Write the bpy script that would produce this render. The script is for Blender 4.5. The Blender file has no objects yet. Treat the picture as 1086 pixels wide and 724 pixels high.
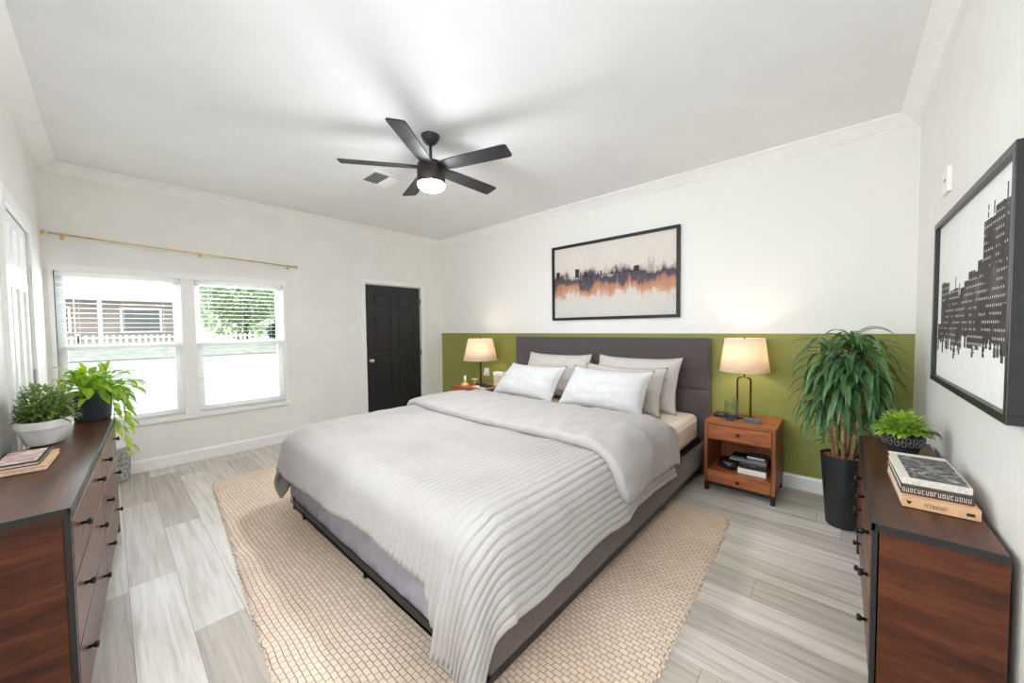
import bpy, bmesh, math, random
from math import sin, cos, pi, hypot, atan2, sqrt, radians
from mathutils import Vector, Matrix, noise
random.seed(7)
S = bpy.context.scene
COL = S.collection

# ------------------------------------------------------------------ camera, light, exposure
W, L, ZC = 5.377, 4.12, 2.785            # room: x 0..W, y -L..0, ceiling height
FPX, YAW, PITCH, ROLL = 387.0, 2.3061, -0.0372, -0.0113
cam_d = bpy.data.cameras.new('camera'); cam = bpy.data.objects.new('camera', cam_d); COL.objects.link(cam)
cam_d.sensor_width = 36.0; cam_d.lens = FPX / 1086 * 36.0; cam_d.clip_start = 0.02; cam_d.clip_end = 200
_f = Vector((cos(YAW)*cos(PITCH), sin(YAW)*cos(PITCH), sin(PITCH)))
_r = Vector((sin(YAW), -cos(YAW), 0)); _u = _r.cross(_f)
_r2 = _r*cos(ROLL) + _u*sin(ROLL); _u2 = _u*cos(ROLL) - _r*sin(ROLL)
_m = Matrix((_r2, _u2, -_f)).transposed().to_4x4(); _m.translation = Vector((4.9975, -3.7663, 1.35))
cam.matrix_world = _m
S.camera = cam

S.view_settings.view_transform = 'Standard'; S.view_settings.look = 'None'
S.view_settings.exposure = 0.09; S.view_settings.gamma = 1.0; S.view_settings.use_curve_mapping = False
try:
    S.cycles.max_bounces = 14; S.cycles.diffuse_bounces = 8; S.cycles.glossy_bounces = 5
    S.cycles.transparent_max_bounces = 24; S.cycles.caustics_reflective = False; S.cycles.caustics_refractive = False
    S.cycles.use_denoising = True; S.cycles.sample_clamp_indirect = 6
except Exception: pass

SKY, SUN_E, DAY_D, DAY_A, DAY_C, FAN_E, LAMP_E = 2.4, 0.8, 88.0, 95.0, 62.0, 275.0, 7.0
w = bpy.data.worlds.new('sky'); S.world = w; w.use_nodes = True
bg = w.node_tree.nodes['Background']; bg.inputs[0].default_value = (0.88, 0.93, 1.0, 1); bg.inputs[1].default_value = SKY

def lamp(name, kind, loc, energy, color=(1,1,1), rot=(0,0,0), size=None, sizey=None, radius=None):
    d = bpy.data.lights.new(name, kind); d.energy = energy; d.color = color
    if kind == 'AREA':
        d.shape = 'RECTANGLE'; d.size = size; d.size_y = sizey
    elif radius is not None: d.shadow_soft_size = radius
    o = bpy.data.objects.new(name, d); COL.objects.link(o); o.location = loc; o.rotation_euler = rot
    return o
sun = lamp('sun', 'SUN', (0, 0, 8), SUN_E, (1.0, 0.96, 0.9), (radians(-38), radians(36), 0))
sun.data.angle = radians(2)
# daylight falling in through an added, unseen front window and the left window
lamp('fill_added_front_window', 'AREA', (4.05, -L-0.30, 1.66), DAY_D, (0.91, 0.94, 1.0), (radians(72), 0, 0), 1.9, 1.3)
lamp('daylight_left_window', 'AREA', (-0.55, -3.2, 1.75), DAY_A, (0.86, 0.91, 1.0), (0, radians(-74), 0), 1.3, 1.9)

lamp('fill_added_side_window', 'AREA', (W+1.15, -3.25, 2.55), DAY_C, (0.91, 0.94, 1.0), (0, radians(62), 0), 1.1, 1.5)  # fill light outside the added, unseen side window

# ------------------------------------------------------------------ materials
def lin(c):
    return tuple((x/255/12.92 if x/255 <= 0.04045 else ((x/255+0.055)/1.055)**2.4) for x in c) + (1.0,)
class NT:
    def __init__(s, name):
        s.m = bpy.data.materials.new(name); s.m.use_nodes = True; s.t = s.m.node_tree
        s.b = s.t.nodes['Principled BSDF']
    def n(s, typ, **kw):
        x = s.t.nodes.new(typ)
        for k, v in kw.items():
            if k in x.inputs: x.inputs[k].default_value = v
            else: setattr(x, k, v)
        return x
    def l(s, a, b): s.t.links.new(a, b)
    def coord(s, out='Object', scale=(1,1,1), rot=(0,0,0)):
        c = s.n('ShaderNodeTexCoord'); m = s.n('ShaderNodeMapping')
        m.inputs['Scale'].default_value = scale; m.inputs['Rotation'].default_value = rot
        s.l(c.outputs[out], m.inputs[0]); return m.outputs[0]
    def ramp(s, fac, stops, interp='LINEAR'):
        r = s.n('ShaderNodeValToRGB'); r.color_ramp.interpolation = interp; e = r.color_ramp.elements
        while len(e) < len(stops): e.new(0.5)
        for k, (p, c) in enumerate(stops): e[k].position = p; e[k].color = lin(c) if len(c) == 3 else c
        s.l(fac, r.inputs[0]); return r.outputs[0]
    def math(s, op, a, b=None):
        m = s.n('ShaderNodeMath', operation=op)
        for i, v in enumerate((a, b)):
            if v is None: continue
            if isinstance(v, (int, float)): m.inputs[i].default_value = v
            else: s.l(v, m.inputs[i])
        return m.outputs[0]
    def bump(s, h, strength=0.3, dist=0.01):
        b = s.n('ShaderNodeBump'); b.inputs['Strength'].default_value = strength; b.inputs['Distance'].default_value = dist
        s.l(h, b.inputs['Height']); s.l(b.outputs[0], s.b.inputs['Normal']); return b
    def set(s, **kw):
        for k, v in kw.items(): s.b.inputs[k.replace('_', ' ')].default_value = v
def plain(name, c, rough=0.5, metal=0.0, var=0.06, scale=18, bump=0.0, bscale=200, sheen=0.0, trans=0.0, coords='Object'):
    s = NT(name)
    no = s.n('ShaderNodeTexNoise', Scale=scale, Detail=3.0); s.l(s.coord(coords), no.inputs['Vector'])
    a = tuple(max(0, x*(1-var)) for x in c); b = tuple(min(255, x*(1+var)) for x in c)
    s.l(s.ramp(no.outputs[0], [(0.3, a), (0.7, b)]), s.b.inputs['Base Color'])
    s.set(Roughness=rough, Metallic=metal)
    if sheen: s.b.inputs['Sheen Weight'].default_value = sheen
    if bump:
        n2 = s.n('ShaderNodeTexNoise', Scale=bscale, Detail=2.0); s.l(s.coord(coords), n2.inputs['Vector']); s.bump(n2.outputs[0], bump, 0.002)
    if trans:
        t = s.n('ShaderNodeBsdfTranslucent'); t.inputs[0].default_value = lin(c)
        mx = s.n('ShaderNodeMixShader', Fac=trans); out = s.t.nodes['Material Output']
        s.l(s.b.outputs[0], mx.inputs[1]); s.l(t.outputs[0], mx.inputs[2]); s.l(mx.outputs[0], out.inputs[0])
    return s.m
def wood(name, c1, c2, c3, scale=(1.2, 14, 14), rough=0.38, coat=0.0):
    s = NT(name); v = s.coord('Object', scale)
    no = s.n('ShaderNodeTexNoise', Scale=1.6, Detail=6.0, Roughness=0.62, Distortion=0.6); s.l(v, no.inputs['Vector'])
    n2 = s.n('ShaderNodeTexNoise', Scale=9.0, Detail=4.0, Roughness=0.7); s.l(v, n2.inputs['Vector'])
    f = s.math('ADD', s.math('MULTIPLY', no.outputs[0], 0.72), s.math('MULTIPLY', n2.outputs[0], 0.28))
    s.l(s.ramp(f, [(0.34, c1), (0.5, c2), (0.66, c3)]), s.b.inputs['Base Color'])
    s.bump(n2.outputs[0], 0.06, 0.002); s.set(Roughness=rough); s.b.inputs['Specular IOR Level'].default_value = 0.35
    if coat: s.b.inputs['Coat Weight'].default_value = coat
    return s.m
def glass(name, tint=(1, 1, 1), refl=0.06, rough=0.0, k=0.5):
    s = NT(name); t = s.n('ShaderNodeBsdfTransparent'); t.inputs[0].default_value = tint + (1,)
    g = s.n('ShaderNodeBsdfGlossy', Roughness=rough); lw = s.n('ShaderNodeLayerWeight', Blend=0.25)
    f = s.math('ADD', s.math('MULTIPLY', lw.outputs['Fresnel'], k), refl)
    mx = s.n('ShaderNodeMixShader'); s.l(f, mx.inputs[0]); s.l(t.outputs[0], mx.inputs[1]); s.l(g.outputs[0], mx.inputs[2])
    s.l(mx.outputs[0], s.t.nodes['Material Output'].inputs[0]); return s.m

M = {}
def wallmat():
    s = NT('painted_wall_green_dado')
    c = s.n('ShaderNodeTexCoord'); sep = s.n('ShaderNodeSeparateXYZ'); s.l(c.outputs['Object'], sep.inputs[0])
    step = s.math('LESS_THAN', sep.outputs[2], 1.277)
    mix = s.n('ShaderNodeMix', data_type='RGBA'); s.l(step, mix.inputs[0])
    mix.inputs[6].default_value = lin((236, 234, 229)); mix.inputs[7].default_value = lin((138, 141, 70))
    s.l(mix.outputs[2], s.b.inputs['Base Color']); s.set(Roughness=0.62)
    n2 = s.n('ShaderNodeTexNoise', Scale=90.0, Detail=3.0); s.l(c.outputs['Object'], n2.inputs['Vector']); s.bump(n2.outputs[0], 0.12, 0.003)
    return s.m
M['wall'] = plain('cream_wall_paint', (236, 234, 229), 0.62, var=0.012, scale=3, bump=0.12, bscale=90)
M['wallB'] = wallmat()
M['ceil'] = plain('ceiling_paint', (236, 236, 236), 0.75, var=0.01, scale=3, bump=0.35, bscale=35)
M['trim'] = plain('white_trim_paint', (243, 242, 239), 0.35, var=0.01)
def floormat():
    s = NT('grey_oak_planks'); c = s.n('ShaderNodeTexCoord'); sep = s.n('ShaderNodeSeparateXYZ'); s.l(c.outputs['Object'], sep.inputs[0])
    PW, PL = 0.187, 1.3
    yy = s.math('DIVIDE', sep.outputs[1], PW); row = s.math('FLOOR', yy); fy = s.math('FRACT', yy)
    wn = s.n('ShaderNodeTexWhiteNoise', noise_dimensions='1D'); s.l(row, wn.inputs['W'])
    xx = s.math('ADD', s.math('DIVIDE', sep.outputs[0], PL), s.math('MULTIPLY', wn.outputs['Value'], 7.31))
    colm = s.math('FLOOR', xx); fx = s.math('FRACT', xx)
    cv = s.n('ShaderNodeCombineXYZ'); s.l(row, cv.inputs[0]); s.l(colm, cv.inputs[1])
    w2 = s.n('ShaderNodeTexWhiteNoise', noise_dimensions='2D'); s.l(cv.outputs[0], w2.inputs['Vector'])
    pcol = s.ramp(w2.outputs['Value'], [(0.0, (172, 164, 154)), (0.2, (216, 210, 203)), (0.42, (240, 237, 232)), (0.62, (194, 186, 175)), (0.82, (228, 223, 215)), (1.0, (180, 170, 158))])
    gv = s.n('ShaderNodeCombineXYZ')
    s.l(s.math('MULTIPLY', sep.outputs[0], 1.3), gv.inputs[0]); s.l(s.math('MULTIPLY', sep.outputs[1], 24.0), gv.inputs[1]); s.l(s.math('MULTIPLY', w2.outputs['Value'], 40.0), gv.inputs[2])
    g = s.n('ShaderNodeTexNoise', Scale=1.4, Detail=7.0, Roughness=0.6, Distortion=0.5); s.l(gv.outputs[0], g.inputs['Vector'])
    gcol = s.ramp(g.outputs[0], [(0.30, (196, 189, 181)), (0.5, (238, 235, 231)), (0.64, (255, 254, 252))])
    mx = s.n('ShaderNodeMix', data_type='RGBA', blend_type='MULTIPLY'); mx.inputs[0].default_value = 0.85
    s.l(pcol, mx.inputs[6]); s.l(gcol, mx.inputs[7])
    ey = s.math('MINIMUM', fy, s.math('SUBTRACT', 1.0, fy)); ex = s.math('MINIMUM', fx, s.math('SUBTRACT', 1.0, fx))
    gap = s.math('MINIMUM', s.math('MULTIPLY', ey, PW), s.math('MULTIPLY', ex, PL))
    line = s.math('LESS_THAN', gap, 0.0016)
    mx2 = s.n('ShaderNodeMix', data_type='RGBA'); s.l(s.math('MULTIPLY', line, 0.6), mx2.inputs[0]); s.l(mx.outputs[2], mx2.inputs[6]); mx2.inputs[7].default_value = lin((96, 88, 78))
    s.l(mx2.outputs[2], s.b.inputs['Base Color'])
    s.set(Roughness=0.40); s.bump(g.outputs[0], 0.03, 0.002); return s.m
M['floor'] = floormat()
M['walnut'] = wood('walnut_veneer', (58, 30, 19), (94, 50, 31), (126, 70, 44), (1.3, 16, 16), 0.3)
M['walnut_v'] = wood('walnut_veneer_end', (50, 24, 13), (84, 42, 24), (110, 60, 36), (10, 1.2, 10), 0.45)
M['walnut_t'] = wood('walnut_top', (50, 29, 21), (82, 49, 35), (106, 66, 48), (1.1, 14, 14), 0.33)
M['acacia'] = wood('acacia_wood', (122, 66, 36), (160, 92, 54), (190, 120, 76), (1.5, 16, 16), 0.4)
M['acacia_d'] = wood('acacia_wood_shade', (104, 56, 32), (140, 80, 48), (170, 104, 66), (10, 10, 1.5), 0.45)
M['black'] = plain('black_metal', (30, 30, 32), 0.42, 0.3, var=0.1)
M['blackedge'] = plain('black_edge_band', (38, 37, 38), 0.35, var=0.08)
M['steel'] = plain('dark_steel_edge', (120, 120, 124), 0.3, 0.6, var=0.05)
M['bdoor'] = plain('black_door_paint', (34, 35, 37), 0.42, var=0.06)
M['gold'] = plain('brushed_gold', (226, 198, 142), 0.3, 0.7, var=0.06)
M['chrome'] = plain('satin_nickel', (190, 190, 188), 0.22, 0.95, var=0.03)
M['bronze'] = plain('fan_bronze', (66, 60, 57), 0.34, 0.7, var=0.05)
M['blade'] = plain('fan_blade_black', (42, 42, 44), 0.5, 0.0, var=0.1)
M['lampbrown'] = plain('lamp_bronze', (74, 48, 36), 0.35, 0.6, var=0.08)
M['headb'] = plain('charcoal_upholstery', (80, 73, 74), 0.95, var=0.12, scale=160, bump=0.5, bscale=700, sheen=0.3)
M['rail'] = plain('brown_upholstery', (92, 78, 72), 0.9, var=0.1, scale=90, bump=0.4, bscale=600, sheen=0.2)
M['matt'] = plain('mattress_ticking', (232, 222, 214), 0.9, var=0.02, scale=30, bump=0.2, bscale=300)
M['sheet'] = plain('smooth_grey_cotton', (168, 162, 159), 0.85, var=0.02, scale=12, bump=0.25, bscale=18, sheen=0.2)
M['skirt'] = plain('lilac_grey_cotton', (150, 146, 152), 0.9, var=0.04, scale=14, bump=0.3, bscale=20)
M['pillow'] = plain('white_pillow_cotton', (206, 205, 204), 0.88, var=0.015, scale=14, bump=0.25, bscale=26)
M['pillow2'] = plain('grey_pillow_cotton', (198, 192, 187), 0.88, var=0.02, scale=14, bump=0.25, bscale=26)
M['piping'] = plain('taupe_piping', (176, 166, 156), 0.8, var=0.03)
def quiltmat():
    s = NT('ribbed_quilt_cotton'); uv = s.coord('UV')
    sep = s.n('ShaderNodeSeparateXYZ'); s.l(uv, sep.inputs[0])
    no = s.n('ShaderNodeTexNoise', Scale=2.0, Detail=3.0); s.l(uv, no.inputs['Vector'])
    s.l(s.ramp(no.outputs[0], [(0.3, (160, 154, 149)), (0.7, (171, 166, 161))]), s.b.inputs['Base Color'])
    mp = s.n('ShaderNodeMapping'); mp.inputs['Scale'].default_value = (30, 90, 1); s.l(uv, mp.inputs[0])
    n2 = s.n('ShaderNodeTexNoise', Scale=1.0, Detail=2.0); s.l(mp.outputs[0], n2.inputs['Vector'])
    s.bump(n2.outputs[0], 0.45, 0.006); s.set(Roughness=0.9); s.b.inputs['Sheen Weight'].default_value = 0.2
    return s.m
M['quilt'] = quiltmat()
def rugmat():
    s = NT('woven_jute'); uv = s.coord('UV')
    d = s.n('ShaderNodeTexNoise', Scale=2.2, Detail=2.0); s.l(uv, d.inputs['Vector'])
    mixv = s.n('ShaderNodeMix', data_type='VECTOR'); mixv.inputs[0].default_value = 0.055
    s.l(uv, mixv.inputs[4]); s.l(d.outputs['Color'], mixv.inputs[5])
    br = s.n('ShaderNodeTexBrick', Scale=1.0); br.inputs['Brick Width'].default_value = 0.034; br.inputs['Row Height'].default_value = 0.022
    br.inputs['Mortar Size'].default_value = 0.0019; br.inputs['Mortar Smooth'].default_value = 1.0
    br.inputs['Color1'].default_value = lin((244, 226, 209)); br.inputs['Color2'].default_value = lin((233, 213, 193)); br.inputs['Mortar'].default_value = lin((152, 124, 100))
    s.l(mixv.outputs[1], br.inputs['Vector'])
    n2 = s.n('ShaderNodeTexNoise', Scale=1.1, Detail=2.0); s.l(uv, n2.inputs['Vector'])
    tint = s.ramp(n2.outputs[0], [(0.35, (244, 236, 230)), (0.65, (255, 252, 250))])
    mx = s.n('ShaderNodeMix', data_type='RGBA', blend_type='MULTIPLY'); mx.inputs[0].default_value = 1.0
    s.l(br.outputs['Color'], mx.inputs[6]); s.l(tint, mx.inputs[7]); s.l(mx.outputs[2], s.b.inputs['Base Color'])
    inv = s.math('SUBTRACT', 1.0, br.outputs['Fac'])
    s.bump(inv, 0.7, 0.006); s.set(Roughness=0.95); return s.m
M['rug'] = rugmat()
M['white_ceramic'] = plain('white_ceramic', (232, 231, 229), 0.35, var=0.015)
M['blackpot'] = plain('matte_black_planter', (38, 40, 44), 0.42, var=0.06)
M['navy'] = plain('dark_slate_pot', (52, 58, 70), 0.35, var=0.08)
M['soil'] = plain('dark_soil', (58, 42, 32), 0.95, var=0.3, scale=60, bump=0.8, bscale=80)
M['mulch'] = plain('bark_mulch', (142, 84, 52), 0.95, var=0.4, scale=70, bump=0.8, bscale=80)
M['cane'] = plain('plant_cane', (166, 138, 98), 0.8, var=0.25, scale=30)
def leafmat(name, c1, c2, tr=0.25, rough=0.42):
    s = NT(name); g = s.n('ShaderNodeNewGeometry')
    s.l(s.ramp(g.outputs['Random Per Island'], [(0.0, c1), (1.0, c2)]), s.b.inputs['Base Color']); s.set(Roughness=rough)
    t = s.n('ShaderNodeBsdfTranslucent'); t.inputs[0].default_value = lin(tuple(min(255, x*1.25) for x in c2))
    mx = s.n('ShaderNodeMixShader', Fac=tr); s.l(s.b.outputs[0], mx.inputs[1]); s.l(t.outputs[0], mx.inputs[2])
    s.l(mx.outputs[0], s.t.nodes['Material Output'].inputs[0]); return s.m
M['leaf_drac'] = leafmat('dracaena_leaf', (48, 82, 48), (106, 146, 92), 0.18, 0.3)
M['leaf_fern'] = leafmat('bright_herb_leaf', (112, 150, 42), (176, 204, 84), 0.3)
M['leaf_pothos'] = leafmat('pothos_leaf', (84, 136, 36), (172, 200, 70), 0.4)
M['leaf_mixed'] = leafmat('mixed_green_leaf', (52, 92, 36), (134, 156, 82), 0.25)
M['leaf_dark'] = leafmat('dark_red_leaf', (86, 40, 34), (120, 66, 46), 0.2)
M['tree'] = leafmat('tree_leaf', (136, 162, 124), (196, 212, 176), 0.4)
M['tree2'] = leafmat('shrub_leaf', (40, 70, 52), (84, 116, 88), 0.3)
M['bark'] = plain('tree_bark', (120, 100, 84), 0.9, var=0.2)
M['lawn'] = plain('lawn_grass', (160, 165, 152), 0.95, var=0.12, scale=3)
M['road'] = plain('pale_concrete', (176, 172, 166), 0.9, var=0.03, scale=2)
def brickmat():
    s = NT('red_brick'); v = s.coord('Object', (1, 1, 1), (radians(90), 0, radians(90)))
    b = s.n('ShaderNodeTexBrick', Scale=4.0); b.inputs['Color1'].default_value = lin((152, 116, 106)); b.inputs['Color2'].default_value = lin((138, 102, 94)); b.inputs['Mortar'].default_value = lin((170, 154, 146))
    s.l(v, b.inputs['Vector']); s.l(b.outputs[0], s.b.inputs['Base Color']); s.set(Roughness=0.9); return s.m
M['brick'] = brickmat()
M['roof'] = plain('pale_metal_roof', (232, 232, 230), 0.5, var=0.03)
M['pglass'] = glass('window_glass', (0.98, 1.0, 0.99), 0.0)
M['artglass'] = glass('picture_glass', (1, 1, 1), 0.0, 0.0, 0.03)
M['vase'] = glass('smoky_green_glass', (0.93, 0.97, 0.95), 0.04)
def blindmat():
    s = NT('white_blind_slat'); s.set(Roughness=0.5); s.b.inputs['Base Color'].default_value = lin((244, 244, 242))
    t = s.n('ShaderNodeBsdfTranslucent'); t.inputs[0].default_value = lin((244, 244, 242))
    mx = s.n('ShaderNodeMixShader', Fac=0.35); s.l(s.b.outputs[0], mx.inputs[1]); s.l(t.outputs[0], mx.inputs[2]); s.l(mx.outputs[0], s.t.nodes['Material Output'].inputs[0])
    return s.m
M['blind'] = blindmat()
def shademat():
    s = NT('linen_lamp_shade'); s.b.inputs['Base Color'].default_value = lin((248, 240, 228)); s.set(Roughness=0.9)
    no = s.n('ShaderNodeTexNoise', Scale=300.0); s.l(s.coord('Object'), no.inputs['Vector']); s.bump(no.outputs[0], 0.2, 0.001)
    t = s.n('ShaderNodeBsdfTranslucent'); t.inputs[0].default_value = lin((255, 238, 214))
    mx = s.n('ShaderNodeMixShader', Fac=0.5); s.l(s.b.outputs[0], mx.inputs[1]); s.l(t.outputs[0], mx.inputs[2]); s.l(mx.outputs[0], s.t.nodes['Material Output'].inputs[0])
    return s.m
M['shade'] = shademat()
def emis(name, c, e):
    s = NT(name); s.b.inputs['Base Color'].default_value = lin(c); s.b.inputs['Emission Color'].default_value = lin(c); s.b.inputs['Emission Strength'].default_value = e; return s.m
M['bulb'] = emis('lamp_bulb', (255, 226, 186), 4.0)
M['fanlens'] = emis('frosted_fan_lens', (247, 250, 255), FAN_E)
M['paper'] = plain('book_pages', (226, 220, 208), 0.85, var=0.06, scale=120)
M['tan'] = plain('peach_book_cloth', (226, 180, 140), 0.75, var=0.04)
M['ink'] = plain('dark_ink', (48, 42, 40), 0.8)
M['greyink'] = plain('grey_ink', (120, 118, 116), 0.7)
M['brownbook'] = plain('brown_book_cloth', (70, 56, 50), 0.6, var=0.08)
M['lightmark'] = plain('pale_spine_lettering', (214, 206, 196), 0.7)
M['cream'] = plain('cream_fabric_box', (214, 200, 168), 0.85, var=0.05)
M['plastic_w'] = plain('white_plastic', (240, 239, 236), 0.35, var=0.01)
M['plastic_k'] = plain('black_plastic', (30, 30, 33), 0.3, var=0.06)
M['greyplastic'] = plain('grey_device', (120, 112, 106), 0.4, var=0.06)
M['woven'] = plain('grey_woven_fibre', (150, 150, 144), 0.9, var=0.35, scale=60, bump=0.9, bscale=90)
M['palewood'] = plain('pale_turned_wood', (214, 178, 128), 0.5, var=0.08)
M['ventdark'] = plain('vent_shade_book_grey', (96, 96, 98), 0.8)
M['mat_w'] = plain('white_mat_board', (236, 236, 234), 0.9, var=0.01)

# ------------------------------------------------------------------ mesh builder
class MB:
    def __init__(s): s.v = []; s.f = []; s.mi = []; s.uv = {}
    def add(s, vs, fs, mi=0):
        k = len(s.v); s.v += [tuple(v) for v in vs]; s.f += [tuple(i+k for i in f) for f in fs]; s.mi += [mi]*len(fs); return k
    def box(s, x0, x1, y0, y1, z0, z1, bev=0.0, mi=0, mat=None):
        if bev <= 0:
            vs = [(x, y, z) for z in (z0, z1) for y in (y0, y1) for x in (x0, x1)]
            fs = [(0,2,3,1), (4,5,7,6), (0,1,5,4), (2,6,7,3), (0,4,6,2), (1,3,7,5)]
        else:
            bm = bmesh.new(); bmesh.ops.create_cube(bm, size=1)
            for v in bm.verts: v.co = Vector(((x0+x1)/2 + v.co.x*(x1-x0), (y0+y1)/2 + v.co.y*(y1-y0), (z0+z1)/2 + v.co.z*(z1-z0)))
            bmesh.ops.bevel(bm, geom=bm.edges[:], offset=bev, segments=3 if bev > 0.012 else 2, profile=0.6, affect='EDGES')
            bm.verts.index_update(); vs = [tuple(v.co) for v in bm.verts]; fs = [tuple(v.index for v in f.verts) for f in bm.faces]; bm.free()
        if mat is not None: vs = [tuple(mat @ Vector(v)) for v in vs]
        s.add(vs, fs, mi); return s
    def tube(s, pts, r, n=10, mi=0, cap=True):
        pts = [Vector(p) for p in pts]; rs = r if isinstance(r, (list, tuple)) else [r]*len(pts)
        rings = []; ref = None
        for i, p in enumerate(pts):
            d = (pts[min(i+1, len(pts)-1)] - pts[max(i-1, 0)]).normalized()
            if ref is None:
                ref = Vector((0, 0, 1)) if abs(d.z) < 0.9 else Vector((1, 0, 0))
            a = d.cross(ref).normalized(); b = d.cross(a).normalized(); ref = -d.cross(a).cross(d) if False else ref
            rings.append([p + (a*cos(2*pi*k/n) + b*sin(2*pi*k/n))*rs[i] for k in range(n)])
        vs = [v for rg in rings for v in rg]
        fs = [(i*n+k, i*n+(k+1) % n, (i+1)*n+(k+1) % n, (i+1)*n+k) for i in range(len(pts)-1) for k in range(n)]
        if cap: fs += [tuple(range(n))[::-1], tuple((len(pts)-1)*n+k for k in range(n))]
        s.add(vs, fs, mi); return s
    def lathe(s, prof, n=32, c=(0,0,0), sx=1.0, sy=1.0, mi=0, capb=True, capt=False):
        vs = [(c[0]+r*cos(2*pi*k/n)*sx, c[1]+r*sin(2*pi*k/n)*sy, c[2]+z) for r, z in prof for k in range(n)]
        fs = [(i*n+k, i*n+(k+1) % n, (i+1)*n+(k+1) % n, (i+1)*n+k) for i in range(len(prof)-1) for k in range(n)]
        if capb: fs.append(tuple(range(n))[::-1])
        if capt: fs.append(tuple((len(prof)-1)*n+k for k in range(n)))
        s.add(vs, fs, mi); return s
    def prism(s, poly, axis, a, b, mi=0):
        def P(u, v, t): return {0: (t, u, v), 1: (u, t, v), 2: (u, v, t)}[axis]
        n = len(poly); vs = [P(u, v, a) for u, v in poly] + [P(u, v, b) for u, v in poly]
        fs = [tuple(range(n))[::-1], tuple(range(n, 2*n))] + [(i, (i+1) % n, n+(i+1) % n, n+i) for i in range(n)]
        s.add(vs, fs, mi); return s
    def grid(s, nu, nv, fn, mi=0, uvf=None):
        k = len(s.v); s.v += [tuple(fn(i/nu, j/nv)) for j in range(nv+1) for i in range(nu+1)]
        if uvf:
            for j in range(nv+1):
                for i in range(nu+1): s.uv[k+j*(nu+1)+i] = uvf(i/nu, j/nv)
        for j in range(nv):
            for i in range(nu):
                a = k+j*(nu+1)+i; s.f.append((a, a+1, a+nu+2, a+nu+1)); s.mi.append(mi)
        return s
    def leaf(s, base, d, length, width, droop=0.5, seg=5, fold=0.25, mi=0, up=Vector((0,0,1)), tip=0.0, shape=None):
        d = Vector(d).normalized(); p = Vector(base); side = d.cross(up)
        if side.length < 1e-3: side = Vector((1, 0, 0))
        side.normalize(); vs = []; st = length/seg
        for i in range(seg+1):
            t = i/seg; wd = width*(shape(t) if shape else (sin(pi*min(1, 0.12+t*0.88))**0.7 if t < 1 else tip))
            nrm = side.cross(d).normalized()
            vs += [p - side*wd*0.5 + nrm*fold*wd*0.5, p, p + side*wd*0.5 + nrm*fold*wd*0.5]
            d = (d + Vector((0, 0, -1))*droop/seg).normalized(); p = p + d*st
        fs = []
        for i in range(seg):
            a = i*3; fs += [(a, a+1, a+4, a+3), (a+1, a+2, a+5, a+4)]
        s.add(vs, fs, mi); return s
    def build(s, name, mats, parent=None, smooth=False, solid=0.0, subsurf=0, sharp=None):
        me = bpy.data.meshes.new(name); me.from_pydata(s.v, [], s.f); me.update()
        mats = mats if isinstance(mats, (list, tuple)) else [mats]
        for m in mats: me.materials.append(M[m] if isinstance(m, str) else m)
        me.polygons.foreach_set('material_index', s.mi)
        if s.uv:
            ul = me.uv_layers.new(name='UVMap')
            for lp in me.loops: ul.data[lp.index].uv = s.uv.get(lp.vertex_index, (0, 0))
        bm = bmesh.new(); bm.from_mesh(me); bmesh.ops.recalc_face_normals(bm, faces=bm.faces); bm.to_mesh(me); bm.free()
        if smooth:
            me.polygons.foreach_set('use_smooth', [True]*len(me.polygons))
            if sharp is not None:
                try: me.set_sharp_from_angle(angle=radians(sharp))
                except Exception: pass
        o = bpy.data.objects.new(name, me); COL.objects.link(o)
        if parent is not None: o.parent = parent
        if solid:
            md = o.modifiers.new('thick', 'SOLIDIFY'); md.thickness = abs(solid); md.offset = -1 if solid > 0 else 1
        if subsurf:
            md = o.modifiers.new('sub', 'SUBSURF'); md.levels = subsurf; md.render_levels = subsurf
        return o
def thing(name, label, cat, loc=(0,0,0), rz=0.0, group=None, rot=None, scale=None):
    o = bpy.data.objects.new(name, None); COL.objects.link(o); o.location = loc; o.rotation_euler = rot if rot else (0, 0, rz)
    if scale: o.scale = scale
    o.empty_display_size = 0.1
    return tag(o, label, cat, group)
def tag(o, label=None, cat=None, group=None, kind=None):
    if label: o['label'] = label
    if cat: o['category'] = cat
    if group: o['group'] = group
    if kind: o['kind'] = kind
    return o
def struct(o, label, cat): return tag(o, label, cat, kind='structure')
def kids(o): return [c for c in bpy.data.objects if c.parent == o]
def copy_tree(o, parent=None, name=None):
    c = o.copy(); COL.objects.link(c); c.parent = parent
    for ch in kids(o): copy_tree(ch, c)
    return c
def fbm(x, y, z=0.0): return noise.noise(Vector((x, y, z)))

# ------------------------------------------------------------------ room shell
T = 0.16
def wall_with_holes(name, mat, axis, pos0, pos1, a0, a1, z0, z1, holes):
    """wall slab normal to axis (0:x,1:y) with rectangular holes (a0,a1,z0,z1)"""
    mb = MB(); us = sorted({a0, a1} | {h[0] for h in holes} | {h[1] for h in holes}); zs = sorted({z0, z1} | {h[2] for h in holes} | {h[3] for h in holes})
    for i in range(len(us)-1):
        for j in range(len(zs)-1):
            um, zm = (us[i]+us[i+1])/2, (zs[j]+zs[j+1])/2
            if any(h[0] < um < h[1] and h[2] < zm < h[3] for h in holes): continue
            if axis == 0: mb.box(pos0, pos1, us[i], us[i+1], zs[j], zs[j+1])
            else: mb.box(us[i], us[i+1], pos0, pos1, zs[j], zs[j+1])
    return mb.build(name, mat)
struct(MB().box(-T, W+T, -L-T, T, -0.12, 0).build('floor', 'floor'), 'grey and beige oak plank floor', 'floor')
struct(MB().box(-T, W+T, -L-T, T, ZC, ZC+0.15).build('ceiling', 'ceil'), 'smooth white ceiling with light texture', 'ceiling')
WIN = (-4.065, -2.345, 0.50, 1.885)
DOOR = (-1.322, -0.408, 0.0, 2.003)
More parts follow.
